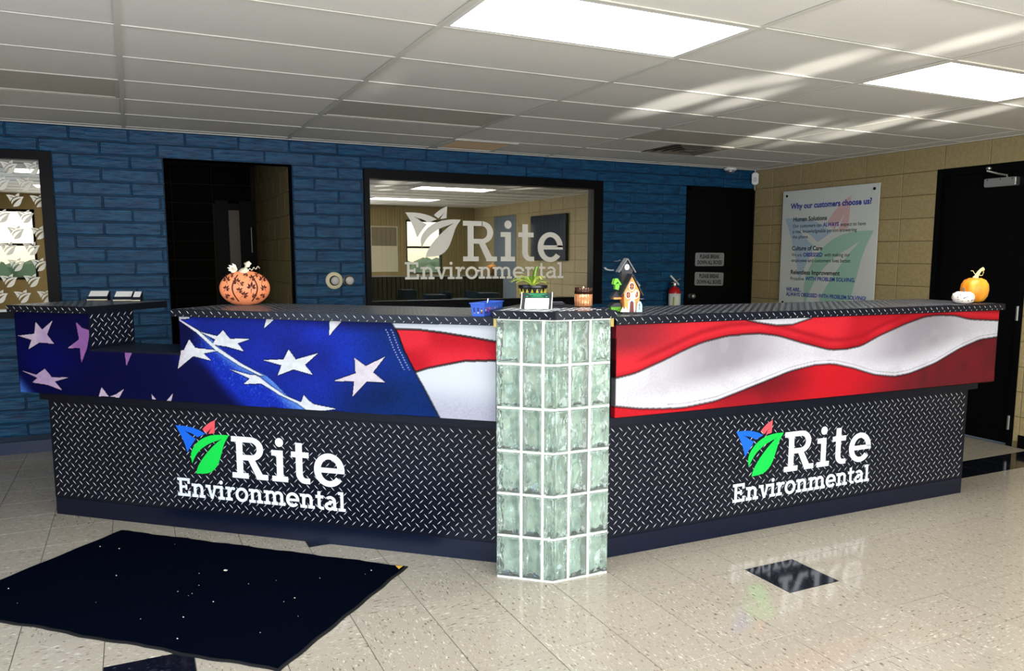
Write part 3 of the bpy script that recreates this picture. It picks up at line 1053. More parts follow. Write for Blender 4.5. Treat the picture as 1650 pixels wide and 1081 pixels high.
# --- printed flag, as coloured points on a fine sheet
def inside(poly, U, Vv):
    p = np.asarray(poly, float) / 1000
    res = np.zeros(U.shape, bool)
    n = len(p)
    for i in range(n):
        x1, y1 = p[i]
        x2, y2 = p[(i + 1) % n]
        if y1 == y2:
            continue
        c = ((y1 > Vv) != (y2 > Vv)) & (U < (x2 - x1) * (Vv - y1) / (y2 - y1) + x1)
        res ^= c
    return res


def vnoise(U, V, f, seed):
    g = np.random.default_rng(seed).random((256, 256))
    x, y = U * f + 40, V * f + 40
    xi, yi = np.floor(x).astype(int), np.floor(y).astype(int)
    a, b = x - xi, y - yi
    a, b = a * a * (3 - 2 * a), b * b * (3 - 2 * b)
    G = lambda i, j: g[i % 256, j % 256]
    return (G(xi, yi) * (1 - a) + G(xi + 1, yi) * a) * (1 - b) + (G(xi, yi + 1) * (1 - a) + G(xi + 1, yi + 1) * a) * b


def edge_of(m):
    e = np.zeros(m.shape, bool)
    for ax in (0, 1):
        for s in (1, -1, 2, -2):
            e |= np.roll(m, s, ax) != m
    return e


def ss(x, a, b):
    t_ = np.clip((x - a) / (b - a), 0, 1)
    return t_ * t_ * (3 - 2 * t_)


def mixc(A, B, f):
    return A * (1 - f[..., None]) + np.asarray(B) * f[..., None]


STARS = [[[59,1139],[101,1097],[177,1149],[132,1071],[176,1020],[78,1025],[-7,983],[21,1037],[-72,1058],[44,1072]],[[336,1147],[375,1115],[427,1102],[414,1050],[400,1003],[355,920],[352,1002],[269,1000],[351,1051]],[[647,1011],[710,1014],[655,915]],[[98,877],[144,830],[265,836],[161,808],[208,761],[108,787],[2,795],[42,823],[-66,860],[35,840]],[[480,791],[523,743],[458,739]],[[535,743],[572,755],[628,787],[594,738]],[[807,769],[836,741],[811,743]],[[905,740],[945,781],[932,739]],[[905,996],[1013,995],[1013,989]],[[1065,1073],[1100,1029],[1242,1020],[1148,1002],[1194,966],[1085,986],[985,914],[1007,994],[939,994],[1030,1016]],[[1275,1127],[1313,1084],[1438,1088],[1357,1062],[1395,1022],[1295,1043],[1207,1052],[1227,1078],[1136,1114],[1240,1095]],[[1002,1176],[1015,1176],[1124,1121],[1237,1036],[1374,958],[1506,900],[1485,899],[1361,949],[1224,1023],[1111,1112]],[[1305,925],[1419,902],[1455,902],[1485,888],[1549,846],[1624,804],[1711,775],[1699,766],[1594,806],[1489,859],[1386,852],[1424,882]],[[1735,810],[1763,783],[1792,766],[1917,750],[1848,738],[1756,731],[1693,769],[1720,776]],[[1657,1040],[1696,991],[1822,1027],[1747,966],[1791,917],[1682,941],[1589,906],[1613,959],[1507,981],[1626,988]],[[2026,1011],[2086,973],[2191,1024],[2124,944],[2189,897],[2090,897],[2010,817],[2021,894],[1910,892],[2030,935]],[[1539,1205],[1579,1206],[1575,1187],[1520,1145]],[[1896,1204],[1956,1205],[1956,1188],[1889,1118]],[[1003,1194],[1072,1194],[1072,1183],[1012,1177]]]
BLUEEDGE = np.array([[2207,1231],[2233,1184],[2259,1144],[2289,1066],[2346,959],[2393,882],[2475,736],[2491,707]]) / 1000
REDSTRIPE = [[2243,1161],[2365,1162],[2491,1151],[2625,1135],[2776,1114],[2776,1028],[2603,1019],[2489,994],[2415,977],[2351,956],[2299,1036],[2264,1134]]
RIDGE = np.array([[1002,1176],[1124,1116],[1237,1029],[1373,953],[1503,897],[1618,818],[1710,770],[1802,739],[2300,560]]) / 1000
RTOP = [[775,1215],[775,1192],[860,1174],[998,1154],[1103,1157],[1236,1187],[1236,1215]]
RUP = np.array([[-38,933],[-3,935],[104,951],[278,1009],[398,1054],[506,1087],[664,1113],[863,1118],[1001,1100],[1181,1052],[1368,1008],[1482,1003],[1617,1018],[1752,1070],[1953,1129],[2119,1168],[2227,1175],[2384,1168],[2524,1141],[2811,1124]]) / 1000
RLOW = np.array([[-50,804],[137,774],[286,762],[408,759],[598,777],[843,839],[1100,905],[1280,929],[1411,926],[1568,892],[1730,846],[1896,825],[2021,835],[2234,884],[2451,965],[2632,1012],[2823,1023]]) / 1000


def sm(tab, u):
    """smooth interpolation through the table"""
    x = np.linspace(tab[0, 0], tab[-1, 0], 400)
    y = np.interp(x, tab[:, 0], tab[:, 1])
    k = np.hanning(17)
    k /= k.sum()
    y = np.convolve(np.pad(y, 8, mode='edge'), k, 'valid')
    return np.interp(u, x, y)


def flag_left(U, V):
    C = np.zeros((*U.shape, 3))
    zr = sm(RIDGE, U)
    n1, n2 = vnoise(U, V, 6, 1), vnoise(U, V, 220, 2)
    d = V - zr + (n1 - .5) * .05
    up = np.array([.075, .16, .66])
    C[:] = (.0, .012, .27)
    right = mixc(np.broadcast_to(up, C.shape).copy(), (.01, .15, .42), np.clip(ss(U, 1.75, 2.35) * .9 + ss(-V, -.95, -.74) * .4, 0, 1))
    right *= (.8 + .4 * n1)[..., None]
    right = mixc(right, (.03, .06, .30), ss(V, 1.12, 1.2) * ss(U, 1.5, 2.0) * .8)
    below = mixc(np.broadcast_to(np.array([.38, .58, .92]), C.shape).copy(), (.06, .17, .72), ss(-d, .0, .08))
    sp = vnoise(U, V, 160, 21)
    below = mixc(below, (.30, .50, .96), ss(sp, .62, .95) * (1 - ss(-d, .05, .22)) * .8)
    below = mixc(below, (.0, .012, .24), ss(-d - .16 * ss(U, 1.1, 1.7), .10, .22))
    left = mixc(np.broadcast_to(np.array([.0, .012, .23]), C.shape).copy(), (.0, .02, .36), np.exp(-((U - .1) / .22) ** 2 - ((V - .93) / .13) ** 2))
    below = np.where((U < 1.0)[..., None], mixc(left, (.04, .10, .5), ss(U, .93, 1.05) * ss(V, .9, 1.0)), mixc(below, (.0, .012, .24), (1 - ss(U - .5 * (V - .95), .98, 1.16))))
    C = np.where((d > 0)[..., None] & (U > .98)[..., None], right, below)
    lowleft = ss(-(U + V), -.78, -.66)
    C = mixc(C, (.28, .48, .86), lowleft)
    C *= (.86 + .28 * n2)[..., None]
    star = np.zeros(U.shape, bool)
    for p in STARS:
        star |= inside(p, U, V)
    tint = mixc(np.broadcast_to(np.array([.93, .89, .93]), C.shape).copy(), (.88, .79, .88), (1 - ss(U, .9, 1.0)) * 1.0)
    tint = mixc(tint, (.64, .42, .70), ss(U, .25, .32) * (1 - ss(U, .66, .8)) * ss(V, .84, .9))
    tint = mixc(tint, (.80, .68, .84), (1 - ss(U, .1, .3)) * ss(n1, .35, .7))
    tint = mixc(tint, (.97, .98, 1.0), ss(U, 1.0, 1.1) * (1 - ss(U, 1.9, 1.95)))
    C = np.where(star[..., None], tint * (.94 + .08 * vnoise(U, V, 60, 4))[..., None], C)
    C[edge_of(star) & ~star] *= .6
    # beyond the blue field
    ed = np.interp(V, BLUEEDGE[::-1, 1], BLUEEDGE[::-1, 0])
    w = U > ed
    white = mixc(np.broadcast_to(np.array([.90, .92, .96]), C.shape).copy(), (.72, .72, .80), ss(-V, -.93, -.76) * (.6 + .4 * n2))
    red = mixc(np.broadcast_to(np.array([.92, .16, .22]), C.shape).copy(), (.78, .07, .14), ss(n1, .4, .8))
    rs = inside(REDSTRIPE, U, V) & w
    ext = np.where(rs[..., None], red * (.95 + .1 * n2)[..., None], white)
    ext[edge_of(rs) & w] *= .35
    C = np.where(w[..., None], ext, C)
    e2 = edge_of(w)
    C[e2] *= .45
    for off in (.052, .024):
        st = (np.abs(U - (ed - off)) < .003) & (V > .965) & (V < 1.165) & (np.mod(V, .012) < .006)
        C[st] = (.62, .68, .86)
    return C


def flag_right(U, V):
    n1, n2, n3 = vnoise(U, V, 5, 11), vnoise(U, V, 240, 12), vnoise(U, V, 14, 13)
    zu, zl = sm(RUP, U), sm(RLOW, U)
    top = V > zu
    low = V < zl
    wht = inside(RTOP, U, V)
    C = np.zeros((*U.shape, 3))
    red = np.broadcast_to(np.array([.93, .17, .22]), C.shape).copy()
    red = mixc(red, (.58, .16, .20), (1 - ss(U, .02, .5)) * ss(V, 1.0, 1.12))
    band = np.exp(-((V - zu - .055) / .014) ** 2)
    red = mixc(red, (.66, .08, .13), band * .7 * ss(U, .05, .2))
    red = mixc(red, (.70, .06, .12), ss(n1, .45, .8) * .6)
    red = mixc(red, (.60, .05, .10), (1 - ss(V - zu, 0, .035)) * .55)
    lo = np.broadcast_to(np.array([.84, .10, .15]), C.shape).copy()
    dk = np.clip(ss(U, .45, .7) * (1 - ss(U, .95, 1.35)) * (.45 + .55 * ss(V - .74, .0, .12)), 0, 1)
    lo = mixc(lo, (.46, .08, .12), dk * (.85 + .3 * n3))
    lo = mixc(lo, (.40, .12, .15), ss(U - .6 * (V - .74), 1.45, 2.1) * (.8 + .2 * n3))
    w = np.broadcast_to(np.array([.93, .92, .95]), C.shape).copy()
    mid = (V - zl) / np.maximum(zu - zl, .01)
    sh = np.exp(-((U - .66) / .36) ** 2) * ss(mid, .15, .6) + np.exp(-((U - 2.1) / .4) ** 2) * ss(mid, .1, .55)
    w = mixc(w, (.66, .63, .66), np.clip(sh * (.8 + .4 * n2), 0, 1))
    w = mixc(w, (.80, .78, .80), ss(n3, .5, .8) * .25)
    C = np.where(top[..., None], red, np.where(low[..., None], lo, w))
    C = np.where(wht[..., None], np.array([.92, .92, .94]), C)
    C *= (.95 + .1 * n2)[..., None]
    for m_ in (top, low, wht):
        C[edge_of(m_)] *= .5
    seam = (np.abs(V - zl - .022) < .0022) & (np.mod(U, .012) < .007) & (U > .3)
    C[seam & ~low] *= .72
    return C


m_flag = mat('printed_flag_vinyl', (.8, .8, .8), .5, spec=.12)
_nt, _b = nodes(m_flag)
_va = _nt.nodes.new('ShaderNodeVertexColor')
_va.layer_name = 'print'
_nt.links.new(_va.outputs[0], _b.inputs['Base Color'])


def print_sheet(name, fn, u0, u1, z0, z1, y, parent, hole=None, step=.003, side=None):
    nu, nz = int((u1 - u0) / step) + 1, int((z1 - z0) / step) + 1
    us, zs = np.linspace(u0, u1, nu), np.linspace(z0, z1, nz)
    U, V = np.meshgrid(us, zs, indexing='ij')
    C = np.clip(fn(U, V), 0, 1) * .81
    C = np.where(C <= .04045, C / 12.92, ((C + .055) / 1.055) ** 2.4)
    co = np.stack([U, np.full(U.shape, y), V], -1).reshape(-1, 3)
    i, j = np.meshgrid(np.arange(nu - 1), np.arange(nz - 1), indexing='ij')
    a = (i * nz + j)
    q = np.stack([a, a + nz, a + nz + 1, a + 1], -1).reshape(-1, 4)
    if hole:
        cu, cz = us[:-1] + (us[1] - us[0]) / 2, zs[:-1] + (zs[1] - zs[0]) / 2
        CU, CZ = np.meshgrid(cu, cz, indexing='ij')
        keep = ~hole(CU, CZ).reshape(-1)
        q = q[keep]
    cl = C.reshape(-1, 3)
    if side:      # wrap round the left end
        ns = 6
        ys = np.linspace(side, y, ns)
        k0 = len(co)
        co2 = np.stack([np.full((ns, nz), u0), np.broadcast_to(ys[:, None], (ns, nz)), np.broadcast_to(zs[None], (ns, nz))], -1).reshape(-1, 3)
        co = np.vstack([co, co2])
        cl = np.vstack([cl, np.tile(C[:1], (ns, 1, 1)).reshape(-1, 3)])
        i, j = np.meshgrid(np.arange(ns - 1), np.arange(nz - 1), indexing='ij')
        a = k0 + i * nz + j
        q = np.vstack([q, np.stack([a, a + nz, a + nz + 1, a + 1], -1).reshape(-1, 4)])
    me = bpy.data.meshes.new(name)
    me.vertices.add(len(co))
    me.vertices.foreach_set('co', co.ravel())
    me.loops.add(q.size)
    me.loops.foreach_set('vertex_index', q.ravel().astype(np.int32))
    me.polygons.add(len(q))
    me.polygons.foreach_set('loop_start', np.arange(0, q.size, 4, dtype=np.int32))
    at = me.color_attributes.new('print', 'FLOAT_COLOR', 'POINT')
    at.data.foreach_set('color', np.hstack([cl, np.ones((len(cl), 1))]).ravel().astype(np.float32))
    me.materials.append(m_flag)
    me.update(calc_edges=True)
    me.validate()
    return link(name, me, parent)


# --- left wing
P0 = Vector((1.746, -.637, 0))
desk = thing('reception_desk', 'bent reception desk with flag-printed panels, black tread plate and a glass block corner', 'reception desk', P0)
dl = MB().prism([(0, 0), (2.99, 0), (2.82, .45), (0, .45)], .1, .685).build('starred_wing', M['plate'], desk, loc=LO - P0, rotz=LA)
MB().prism([(.006, -.004), (2.985, -.004), (2.82, .44), (.006, .44)], 0, .1).build('kick_base', M['kick'], dl)
MB().box(-.03, 2.78, -.03, .3, .685, ZF).build('ledge', M['ledge'], dl)
tb = MB()
treads(tb, (0, 0, .1), X, Z, NY, 0, 2.8, .0, .585)
tag(tb.build('front_treads', M['tread'], dl), kind='stuff')
pn = MB().box(-.09, CUT0, -.098, .23, ZF, ZU).box(CUT0, CUT1, -.098, .23, ZF, ZC - .012)
pn.prism([(CUT1, -.098), (2.765, -.098), (2.765, -.06), (3.0, -.06), (2.91, .23), (CUT1, .23)], ZF, ZU)
pn.build('upper_case', M['ledge'], dl)
print_sheet('flag_print', flag_left, -.09, 2.765, ZF, ZU, -.0995, dl, lambda u, z: (u > CUT0) & (u < CUT1) & (z > ZC - .004))
MB().box(CUT0, CUT1, -.1, .24, ZC - .012, ZC).build('low_shelf', M['ledge'], dl)
tb = MB()
treads(tb, (CUT0, 0, ZC), Y, Z, X, -.1, .23, 0, ZU - ZC)
tag(tb.build('end_treads', M['tread'], dl), kind='stuff')
SF = -.126
MB().box(-.112, .43, SF, .5, ZU, ZT).build('countertop', M['plate'], dl, bevel=.002)
tb = MB()
treads(tb, (0, 0, ZT), X, Y, Z, -.105, .425, SF, .5, ph=(.01, .012), W=.0036)
tag(tb.build('countertop_treads', M['tread_top'], dl), kind='stuff')
tb = MB()
edge_treads(tb, (0, SF, ZU), X, -.105, .425)
tag(tb.build('edge_treads', M['tread'], dl), kind='stuff')
MB().prism([(.985, SF), (2.79, SF), (2.79, -.07), (3.015, -.07), (2.81, .5), (.985, .5)], ZU, ZT).build('countertop', M['plate'], dl, bevel=.002)
tb = MB()
treads(tb, (0, 0, ZT), X, Y, Z, .99, 2.8, SF, .5, W=.0036)
tag(tb.build('countertop_treads', M['tread_top'], dl), kind='stuff')
tb = MB()
edge_treads(tb, (0, SF, ZU), X, .99, 2.79)
tag(tb.build('edge_treads', M['tread'], dl), kind='stuff')
logo(dl, .860, .184, 1.035, -.0012)

# --- right wing
dr = MB().prism([(-.3, 0), (2.695, 0), (2.695, .45), (-.13, .45)], .1, .685).build('striped_wing', M['plate'], desk, loc=RO - P0, rotz=RA)
dl['label'] = 'wing printed with white stars on blue'
dr['label'] = 'wing printed with red and white stripes'
MB().prism([(-.295, -.004), (2.69, -.004), (2.69, .44), (-.13, .44)], 0, .1).build('kick_base', M['kick'], dr)
MB().box(-.03, 2.745, -.03, .3, .685, ZF).build('ledge', M['ledge'], dr)
tb = MB()
treads(tb, (0, 0, .1), X, Z, NY, -.05, 2.695, .0, .585)
tag(tb.build('front_treads', M['tread'], dr), kind='stuff')
pn = MB().prism([(-.004, -.098), (2.795, -.098), (2.795, .23), (-.21, .23), (-.32, -.06), (-.004, -.06)], ZF, ZU)
pn.build('upper_case', M['ledge'], dr)
print_sheet('flag_print', flag_right, -.0055, 2.797, ZF, ZU, -.0995, dr, side=-.062)
MB().prism([(-.02, SF), (2.815, SF), (2.815, .5), (-.108, .5), (-.325, -.07), (-.02, -.07)], ZU, ZT).build('countertop', M['plate'], dr, bevel=.002)
tb = MB()
treads(tb, (0, 0, ZT), X, Y, Z, -.02, 2.81, SF, .5, W=.0036)
tag(tb.build('countertop_treads', M['tread_top'], dr), kind='stuff')
tb = MB()
edge_treads(tb, (0, SF, ZU), X, -.02, 2.81)
tag(tb.build('edge_treads', M['tread'], dr), kind='stuff')
logo(dr, .815, .180, 1.03, -.0012)

# --- glass block column where the wings meet
gc = link('glass_block_column', bpy.data.meshes.new('white_joints'), desk, -P0)
gc['label'] = 'glass block column with white joints'
YC = -.175
rows = 6
RH = (1.2285 - .004) / rows
gcache = {}


def block_geo(mb, T, u0, u1, z0, z1, y0, y1, seed):
    """one glass block on a wing face: rounded shell with a sunken rippled window"""
    r0 = random.Random(seed)
    b = .007
    ring = lambda q, y: [(u0 + q, y, z0 + q), (u1 - q, y, z0 + q), (u1 - q, y, z1 - q), (u0 + q, y, z1 - q)]
    vs = ring(.003, y1) + ring(0, y1 - .008) + ring(0, y0 + .008) + ring(.003, y0 + .002) + ring(.008, y0) + ring(.013, y0 + .0015)
    fs = [(3, 2, 1, 0)]
    for k in range(0, 20, 4):
        fs += [(k + i, k + (i + 1) % 4, k + 4 + (i + 1) % 4, k + 4 + i) for i in range(4)]
    k0 = len(vs)
    nu, nz = 6, 10
    a0, a1, c0, c1 = u0 + .013, u1 - .013, z0 + .013, z1 - .013
    ph = [r0.uniform(0, 6) for _ in range(6)]
    for i in range(nu + 1):
        for j in range(nz + 1):
            u, z = a0 + (a1 - a0) * i / nu, c0 + (c1 - c0) * j / nz
            e = 1 if 0 < i < nu and 0 < j < nz else 0
            w = .0045 + .003 * math.sin(u * 70 + ph[0] + 2 * math.sin(z * 38 + ph[1])) + .0025 * math.sin(z * 62 + ph[2] + 1.6 * math.sin(u * 66 + ph[3]))
            vs.append((u, y0 + .0015 + (w if e else 0), z))
    for i in range(nu):
        for j in range(nz):
            a = k0 + i * (nz + 1) + j
            fs.append((a, a + nz + 1, a + nz + 2, a + 1))
    mb.add([T(*v) for v in vs], fs)


Ls = [(2.786, 2.903), (2.913, 3.006)]
Rs = [(-.287, -.192), (-.182, -.078)]
LC, RC = (3.016, 3.066), (-.368, -.297)
for r_ in range(rows):
    z0, z1 = .004 + r_ * RH + .005, .004 + (r_ + 1) * RH - .005
    for k, (a, b) in enumerate(Ls):
        mb = MB()
        block_geo(mb, Lw, a, b, z0, z1, YC, YC + .085, r_ * 10 + k)
        mb.build('glass_block', M['block_glass'], gc, angle=50)
    for k, (a, b) in enumerate(Rs):
        mb = MB()
        block_geo(mb, Rw, a, b, z0, z1, YC, YC + .085, r_ * 10 + 5 + k)
        mb.build('glass_block', M['block_glass'], gc, angle=50)
    mb = MB()
    block_geo(mb, Lw, *LC, z0, z1, YC, YC + .03, r_ * 10 + 3)
    block_geo(mb, Rw, *RC, z0, z1, YC, YC + .03, r_ * 10 + 4)
    o = mb.build('glass_block', M['block_glass'], gc, angle=50)
    o['label'] = 'bent corner glass block'
g = MB()


def slabW(T, u0, u1, y0, y1, z0, z1):
    v = [T(u, y, z) for z in (z0, z1) for u, y in ((u0, y0), (u1, y0), (u1, y1), (u0, y1))]
    g.add(v, [(3, 2, 1, 0), (4, 5, 6, 7), (0, 1, 5, 4), (1, 2, 6, 5), (2, 3, 7, 6), (3, 0, 4, 7)])


for r_ in range(rows + 1):
    zc = .004 + r_ * RH
    za, zb = max(zc - .005, 0), min(zc + .005, 1.2295)
    slabW(Lw, 2.79, 3.064, YC + .004, YC + .08, za, zb)
    slabW(Rw, -.368, -.08, YC + .004, YC + .08, za, zb)
for a, b in ((2.902, 2.914), (3.005, 3.017)):
    slabW(Lw, a, b, YC + .003, YC + .08, 0, 1.2295)
for a, b in ((-.298, -.286), (-.193, -.181)):
    slabW(Rw, a, b, YC + .003, YC + .08, 0, 1.2295)
gc.data.from_pydata(g.v, [], g.f)
gc.data.materials.append(M['grout'])
gc.data.update()
# added, mottled like light refracted in the glass: core behind the blocks
g = MB()
slabW(Lw, 2.795, 3.03, YC + .088, YC + .1, 0, 1.2295)
slabW(Rw, -.335, -.08, YC + .088, YC + .1, 0, 1.2295)
g.build('refraction_backing', M['refraction_backing'], gc)


def cap_poly(y0, y1, ul, ur):
    tn = math.tan((RA - LA) / 2)
    cl = lambda y: 3.0015 - y * tn
    return [Lw(ul - .03, y0 + .06), Lw(ul, y0), Lw(cl(y0), y0), Rw(ur, y0), Rw(ur + .01, y1), Lw(cl(y1), y1), Lw(ul - .03, y1)]


g = MB()
slabW(Lw, 2.772, 2.785, YC + .012, YC + .04, 1.19, 1.2295)
g.build('end_trim', M['brass'], gc)
g = MB()
slabW(Rw, -.077, -.058, YC + .012, YC + .04, 1.19, 1.2295)
g.build('end_trim', M['brass'], gc)
cp = cap_poly(-.2, .42, 2.78, -.062)
MB().prism([tuple(p.xy) for p in cp], ZT, 1.268).build('cap', M['plate'], gc, bevel=.002)
tb = MB()
for T, ang, u0, u1 in ((Lw, LA, 2.79, 3.06), (Rw, RA, -.36, -.07)):
    U = Vector((math.cos(ang), math.sin(ang), 0))
    V = Vector((-math.sin(ang), math.cos(ang), 0))
    edge_treads(tb, T(0, -.2 if T is Lw else -.2045, ZT), U, u0, u1, N=-V, h=.036)
    treads(tb, T(0, 0, 1.268), U, V, (0, 0, 1), u0, u1, -.18, .05)
tag(tb.build('cap_treads', M['tread'], gc), kind='stuff')

# ------------------------------------------------------------------ floor mat
MA = R(-43.7)
t = thing('floor_mat', 'dark navy carpet mat with rubber edge lying in front of the starred desk', 'mat', (-.131, .877, 0), MA)
ml, mw = 1.74, 1.05
edge = []
for k in range(41):
    edge.append((ml * k / 40, .004 * math.sin(k * .8) + .003 * math.sin(k * 2.1)))
for k in range(1, 25):
    edge.append((ml + .003 * math.sin(k * 1.3), -mw * k / 24))
for k in range(1, 41):
    edge.append((ml * (1 - k / 40), -mw + .006 * math.sin(k * .55) + .003 * math.sin(k * 1.7)))
for k in range(1, 24):
    edge.append((.003 * math.sin(k), -mw * (1 - k / 24)))
MB().prism(edge, .0005, .005).build('rubber_border', M['mat_edge'], t)
inn = [(ml / 2 + (x - ml / 2) * .982, -mw / 2 + (y + mw / 2) * .972) for x, y in edge]
MB().prism(inn, .005, .0105).build('carpet', M['mat'], t)
MB().prism([(ml - .055, -.022), (ml - .018, -.016), (ml - .020, -.055)], .0105, .012).build('corner_label', M['yellow'], t)
lint = MB()
for k in range(26):
    x, y = random.uniform(.1, ml - .1), random.uniform(-mw + .08, -.08)
    r = random.choice((.0015, .002, .003))
    lint.box(x, x + r * 1.6, y, y + r, .0105, .0105 + r)
lint.box(.93, .945, -.33, -.32, .0105, .014)
tag(lint.build('lint', mat('pale_lint', s255(220, 212, 196), .9), t), kind='stuff')

# ------------------------------------------------------------------ things on the desk
# lantern
pt = Lw(1.117, .319)
t = thing('pumpkin_lantern', 'orange cut-metal pumpkin lantern with white stem, on the starred desk', 'lantern', (pt.x, pt.y, ZT + .0013), R(-7))
m_or = mat('coral_orange_enamel', s255(246, 146, 98), .45)
m_cut = mat('dark_lantern_inside', s255(70, 22, 12), .8)
m_stem = mat('cream_enamel', s255(250, 240, 214), .5)
RX, RZ, RY = .136, .094, .062
prof = [(0, .0)] + [(math.cos(a), .5 + .5 * math.sin(a)) for a in np.linspace(-1.15, 1.25, 15)] + [(0, 1.0)]
body = MB()
seg = 40
pp = [(r * RX, z * RZ * 2 - .0) for r, z in prof]
z_lo = pp[1][1]
pp = [(0, 0)] + [(r, (z - z_lo) * .188 / (pp[-2][1] - z_lo)) for r, z in pp[1:-1]] + [(0, .186)]
body.lathe(pp, seg, sy=RY / RX)
body.build('shell', m_or, t, angle=40)


def shell_y(x, z, lift=.0016):
    best = np.interp(z, [p[1] for p in pp[1:-1]], [p[0] for p in pp[1:-1]])
    q = 1 - (x / max(best, 1e-4)) ** 2
    return -math.sqrt(max(q, 0)) * best * RY / RX - lift


def on_shell(name, polys, m):
    mb = MB()
    for p in polys:
        n = len(p)
        cx, cz = sum(a for a, b in p) / n, sum(b for a, b in p) / n
        vs = [(a, shell_y(a, b), b) for a, b in p] + [(cx, shell_y(cx, cz), cz)] + [(a, shell_y(a, b) + .003, b) for a, b in p]
        fs = [(i, (i + 1) % n, n) for i in range(n)] + [(i, n + 1 + i, n + 1 + (i + 1) % n, (i + 1) % n) for i in range(n)]
        mb.add(vs, fs)
    return mb.build(name, m, t)


def maple(cx, cz, s, rot):
    out = []
    for k in range(5):
        a = rot + (k - 2) * .62
        for w, l, off in ((.13, 1.0, 0),):
            d = (math.sin(a), math.cos(a))
            n_ = (d[1], -d[0])
            L_ = s * (1.0 if k == 2 else .8 if k in (1, 3) else .62)
            out.append([(cx + d[0] * s * .12, cz + d[1] * s * .12), (cx + d[0] * L_ * .55 + n_[0] * s * .15, cz + d[1] * L_ * .55 + n_[1] * s * .15),
                        (cx + d[0] * L_, cz + d[1] * L_), (cx + d[0] * L_ * .55 - n_[0] * s * .15, cz + d[1] * L_ * .55 - n_[1] * s * .15)])
    a = rot + math.pi
    out.append([(cx + .06 * s, cz), (cx - .06 * s, cz), (cx + math.sin(a) * s * .7, cz + math.cos(a) * s * .7)])
    return out


for cx, cz, s, ro in ((0.005, .163, .02, .3), (-.038, .125, .03, -.5), (.034, .145, .026, .8), (.034, .092, .036, .1), (-.036, .078, .026, .9), (-.012, .052, .03, 1.0), (.05, .045, .02, -.4), (-.006, .118, .02, -1.2),
                      (-.075, .165, .022, 1.0), (-.094, .135, .03, -.1), (-.103, .088, .026, .7), (-.088, .045, .022, -.8), (-.07, .03, .016, .5),
                      (.075, .165, .022, -1.0), (.094, .135, .03, .2), (.105, .088, .026, -.6), (.088, .045, .022, .8), (.066, .028, .015, 0)):
    on_shell('leaf_cutout', maple(cx, cz, s * 1.25, ro), m_cut)
for s in (-1, 1):
    p = [(s * (.036 + .032 * math.sin(q * math.pi)) + s * .0022, .02 + .15 * q) for q in np.linspace(0, 1, 14)]
    p2 = [(x - s * .0075, z) for x, z in p]
    quads = [[p[i], p[i + 1], p2[i + 1], p2[i]] for i in range(13)]
    on_shell('rib_cutout', quads, m_cut)
MB().tube([(0, 0, .178), (.004, 0, .2), (.012, 0, .222), (.03, 0, .232), (.036, 0, .226)], [.036, .02, .017, .016, .008], 12).build('stem', m_stem, t, smooth=True)
lf = MB()
for k, a in enumerate((1.0, 1.5, 2.0, 2.45, .5)):
    d = Vector((-math.sin(a), 0, math.cos(a) * .55 + .2))
    c = Vector((-.035, -.01, .196))
    n_ = Vector((d.z, 0, -d.x)).normalized() * .009
    e = c + d * .055
    mdl = c + d * .034
    lf.prism([(c.x, c.z), (mdl.x + n_.x, mdl.z + n_.z), (e.x, e.z), (mdl.x - n_.x, mdl.z - n_.z)], -.014, -.011, 'y')
lf.build('stem_leaf', m_stem, t)
MB().tube([(.02, -.01, .19)] + [(.03 + .0045 * k, -.012 + .006 * math.sin(k * 1.3), .198 + .0012 * k + .007 * math.cos(k * 1.3)) for k in range(13)], .0017, 6).build('tendril', m_stem, t)

# business card holders
m_card = mat('white_card', s255(236, 236, 236), .5)
for u, y, w, lab in ((.015, .40, .115, 'leftmost of the black card holders on the low left end of the desk'), (.192, .41, .105, 'middle black card holder of three on the left end of the desk'),
                     (.292, .41, .05, 'smallest black card holder, rightmost of three on the left end of the desk')):
    p = Lw(u, y)
    t = thing('card_holder', lab, 'card holder', (p.x, p.y, ZT + .0012), R(-14), 'card holders on the left end of the desk')
    h = .052
    MB().prism([(-.035, 0), (.03, 0), (.042, h), (.034, h), (.012, .01), (-.022, .01), (-.032, .026), (-.038, .026)], -w / 2, w / 2, 'x').build('tray', M['ledge'], t, bevel=.001)
    MB().prism([(-.026, .024), (-.022, .02), (.034, h + .004), (.03, h + .004)], -w / 2 + .006, w / 2 - .006, 'x').build('cards', m_card, t)
    MB().box(-w / 2, w / 2, -.037, -.035, .002, .008).build('front_edge', mat('cream_edge', s255(220, 212, 180), .5), t)

# candy basket
p = Lw(2.64, -.055)
t = thing('candy_basket', 'blue plastic basket filled with wrapped candy, left of the desk corner', 'basket', (1.447, -.542, ZT + .0013), R(45))
m_bsk = mat('blue_plastic', s255(52, 92, 190), .4)
bw, bl, bh = .06, .22, .06


def wallq(p0, p1, n, zlo, zhi, flare0, flare1, c):
    out = []
    for k in range(n):
        a, b = k / n, (k + 1) / n
        if k % 2 == 0:
            out.append((a, b))
    return out


bk = MB()
def bx_pt(fx, fy, z):
    s = 1 + .08 * z / bh
    cx, cy = bl / 2, bw / 2
    return (cx + (fx * bl - cx) * s, cy + (fy * bw - cy) * (1 + .18 * z / bh), z)


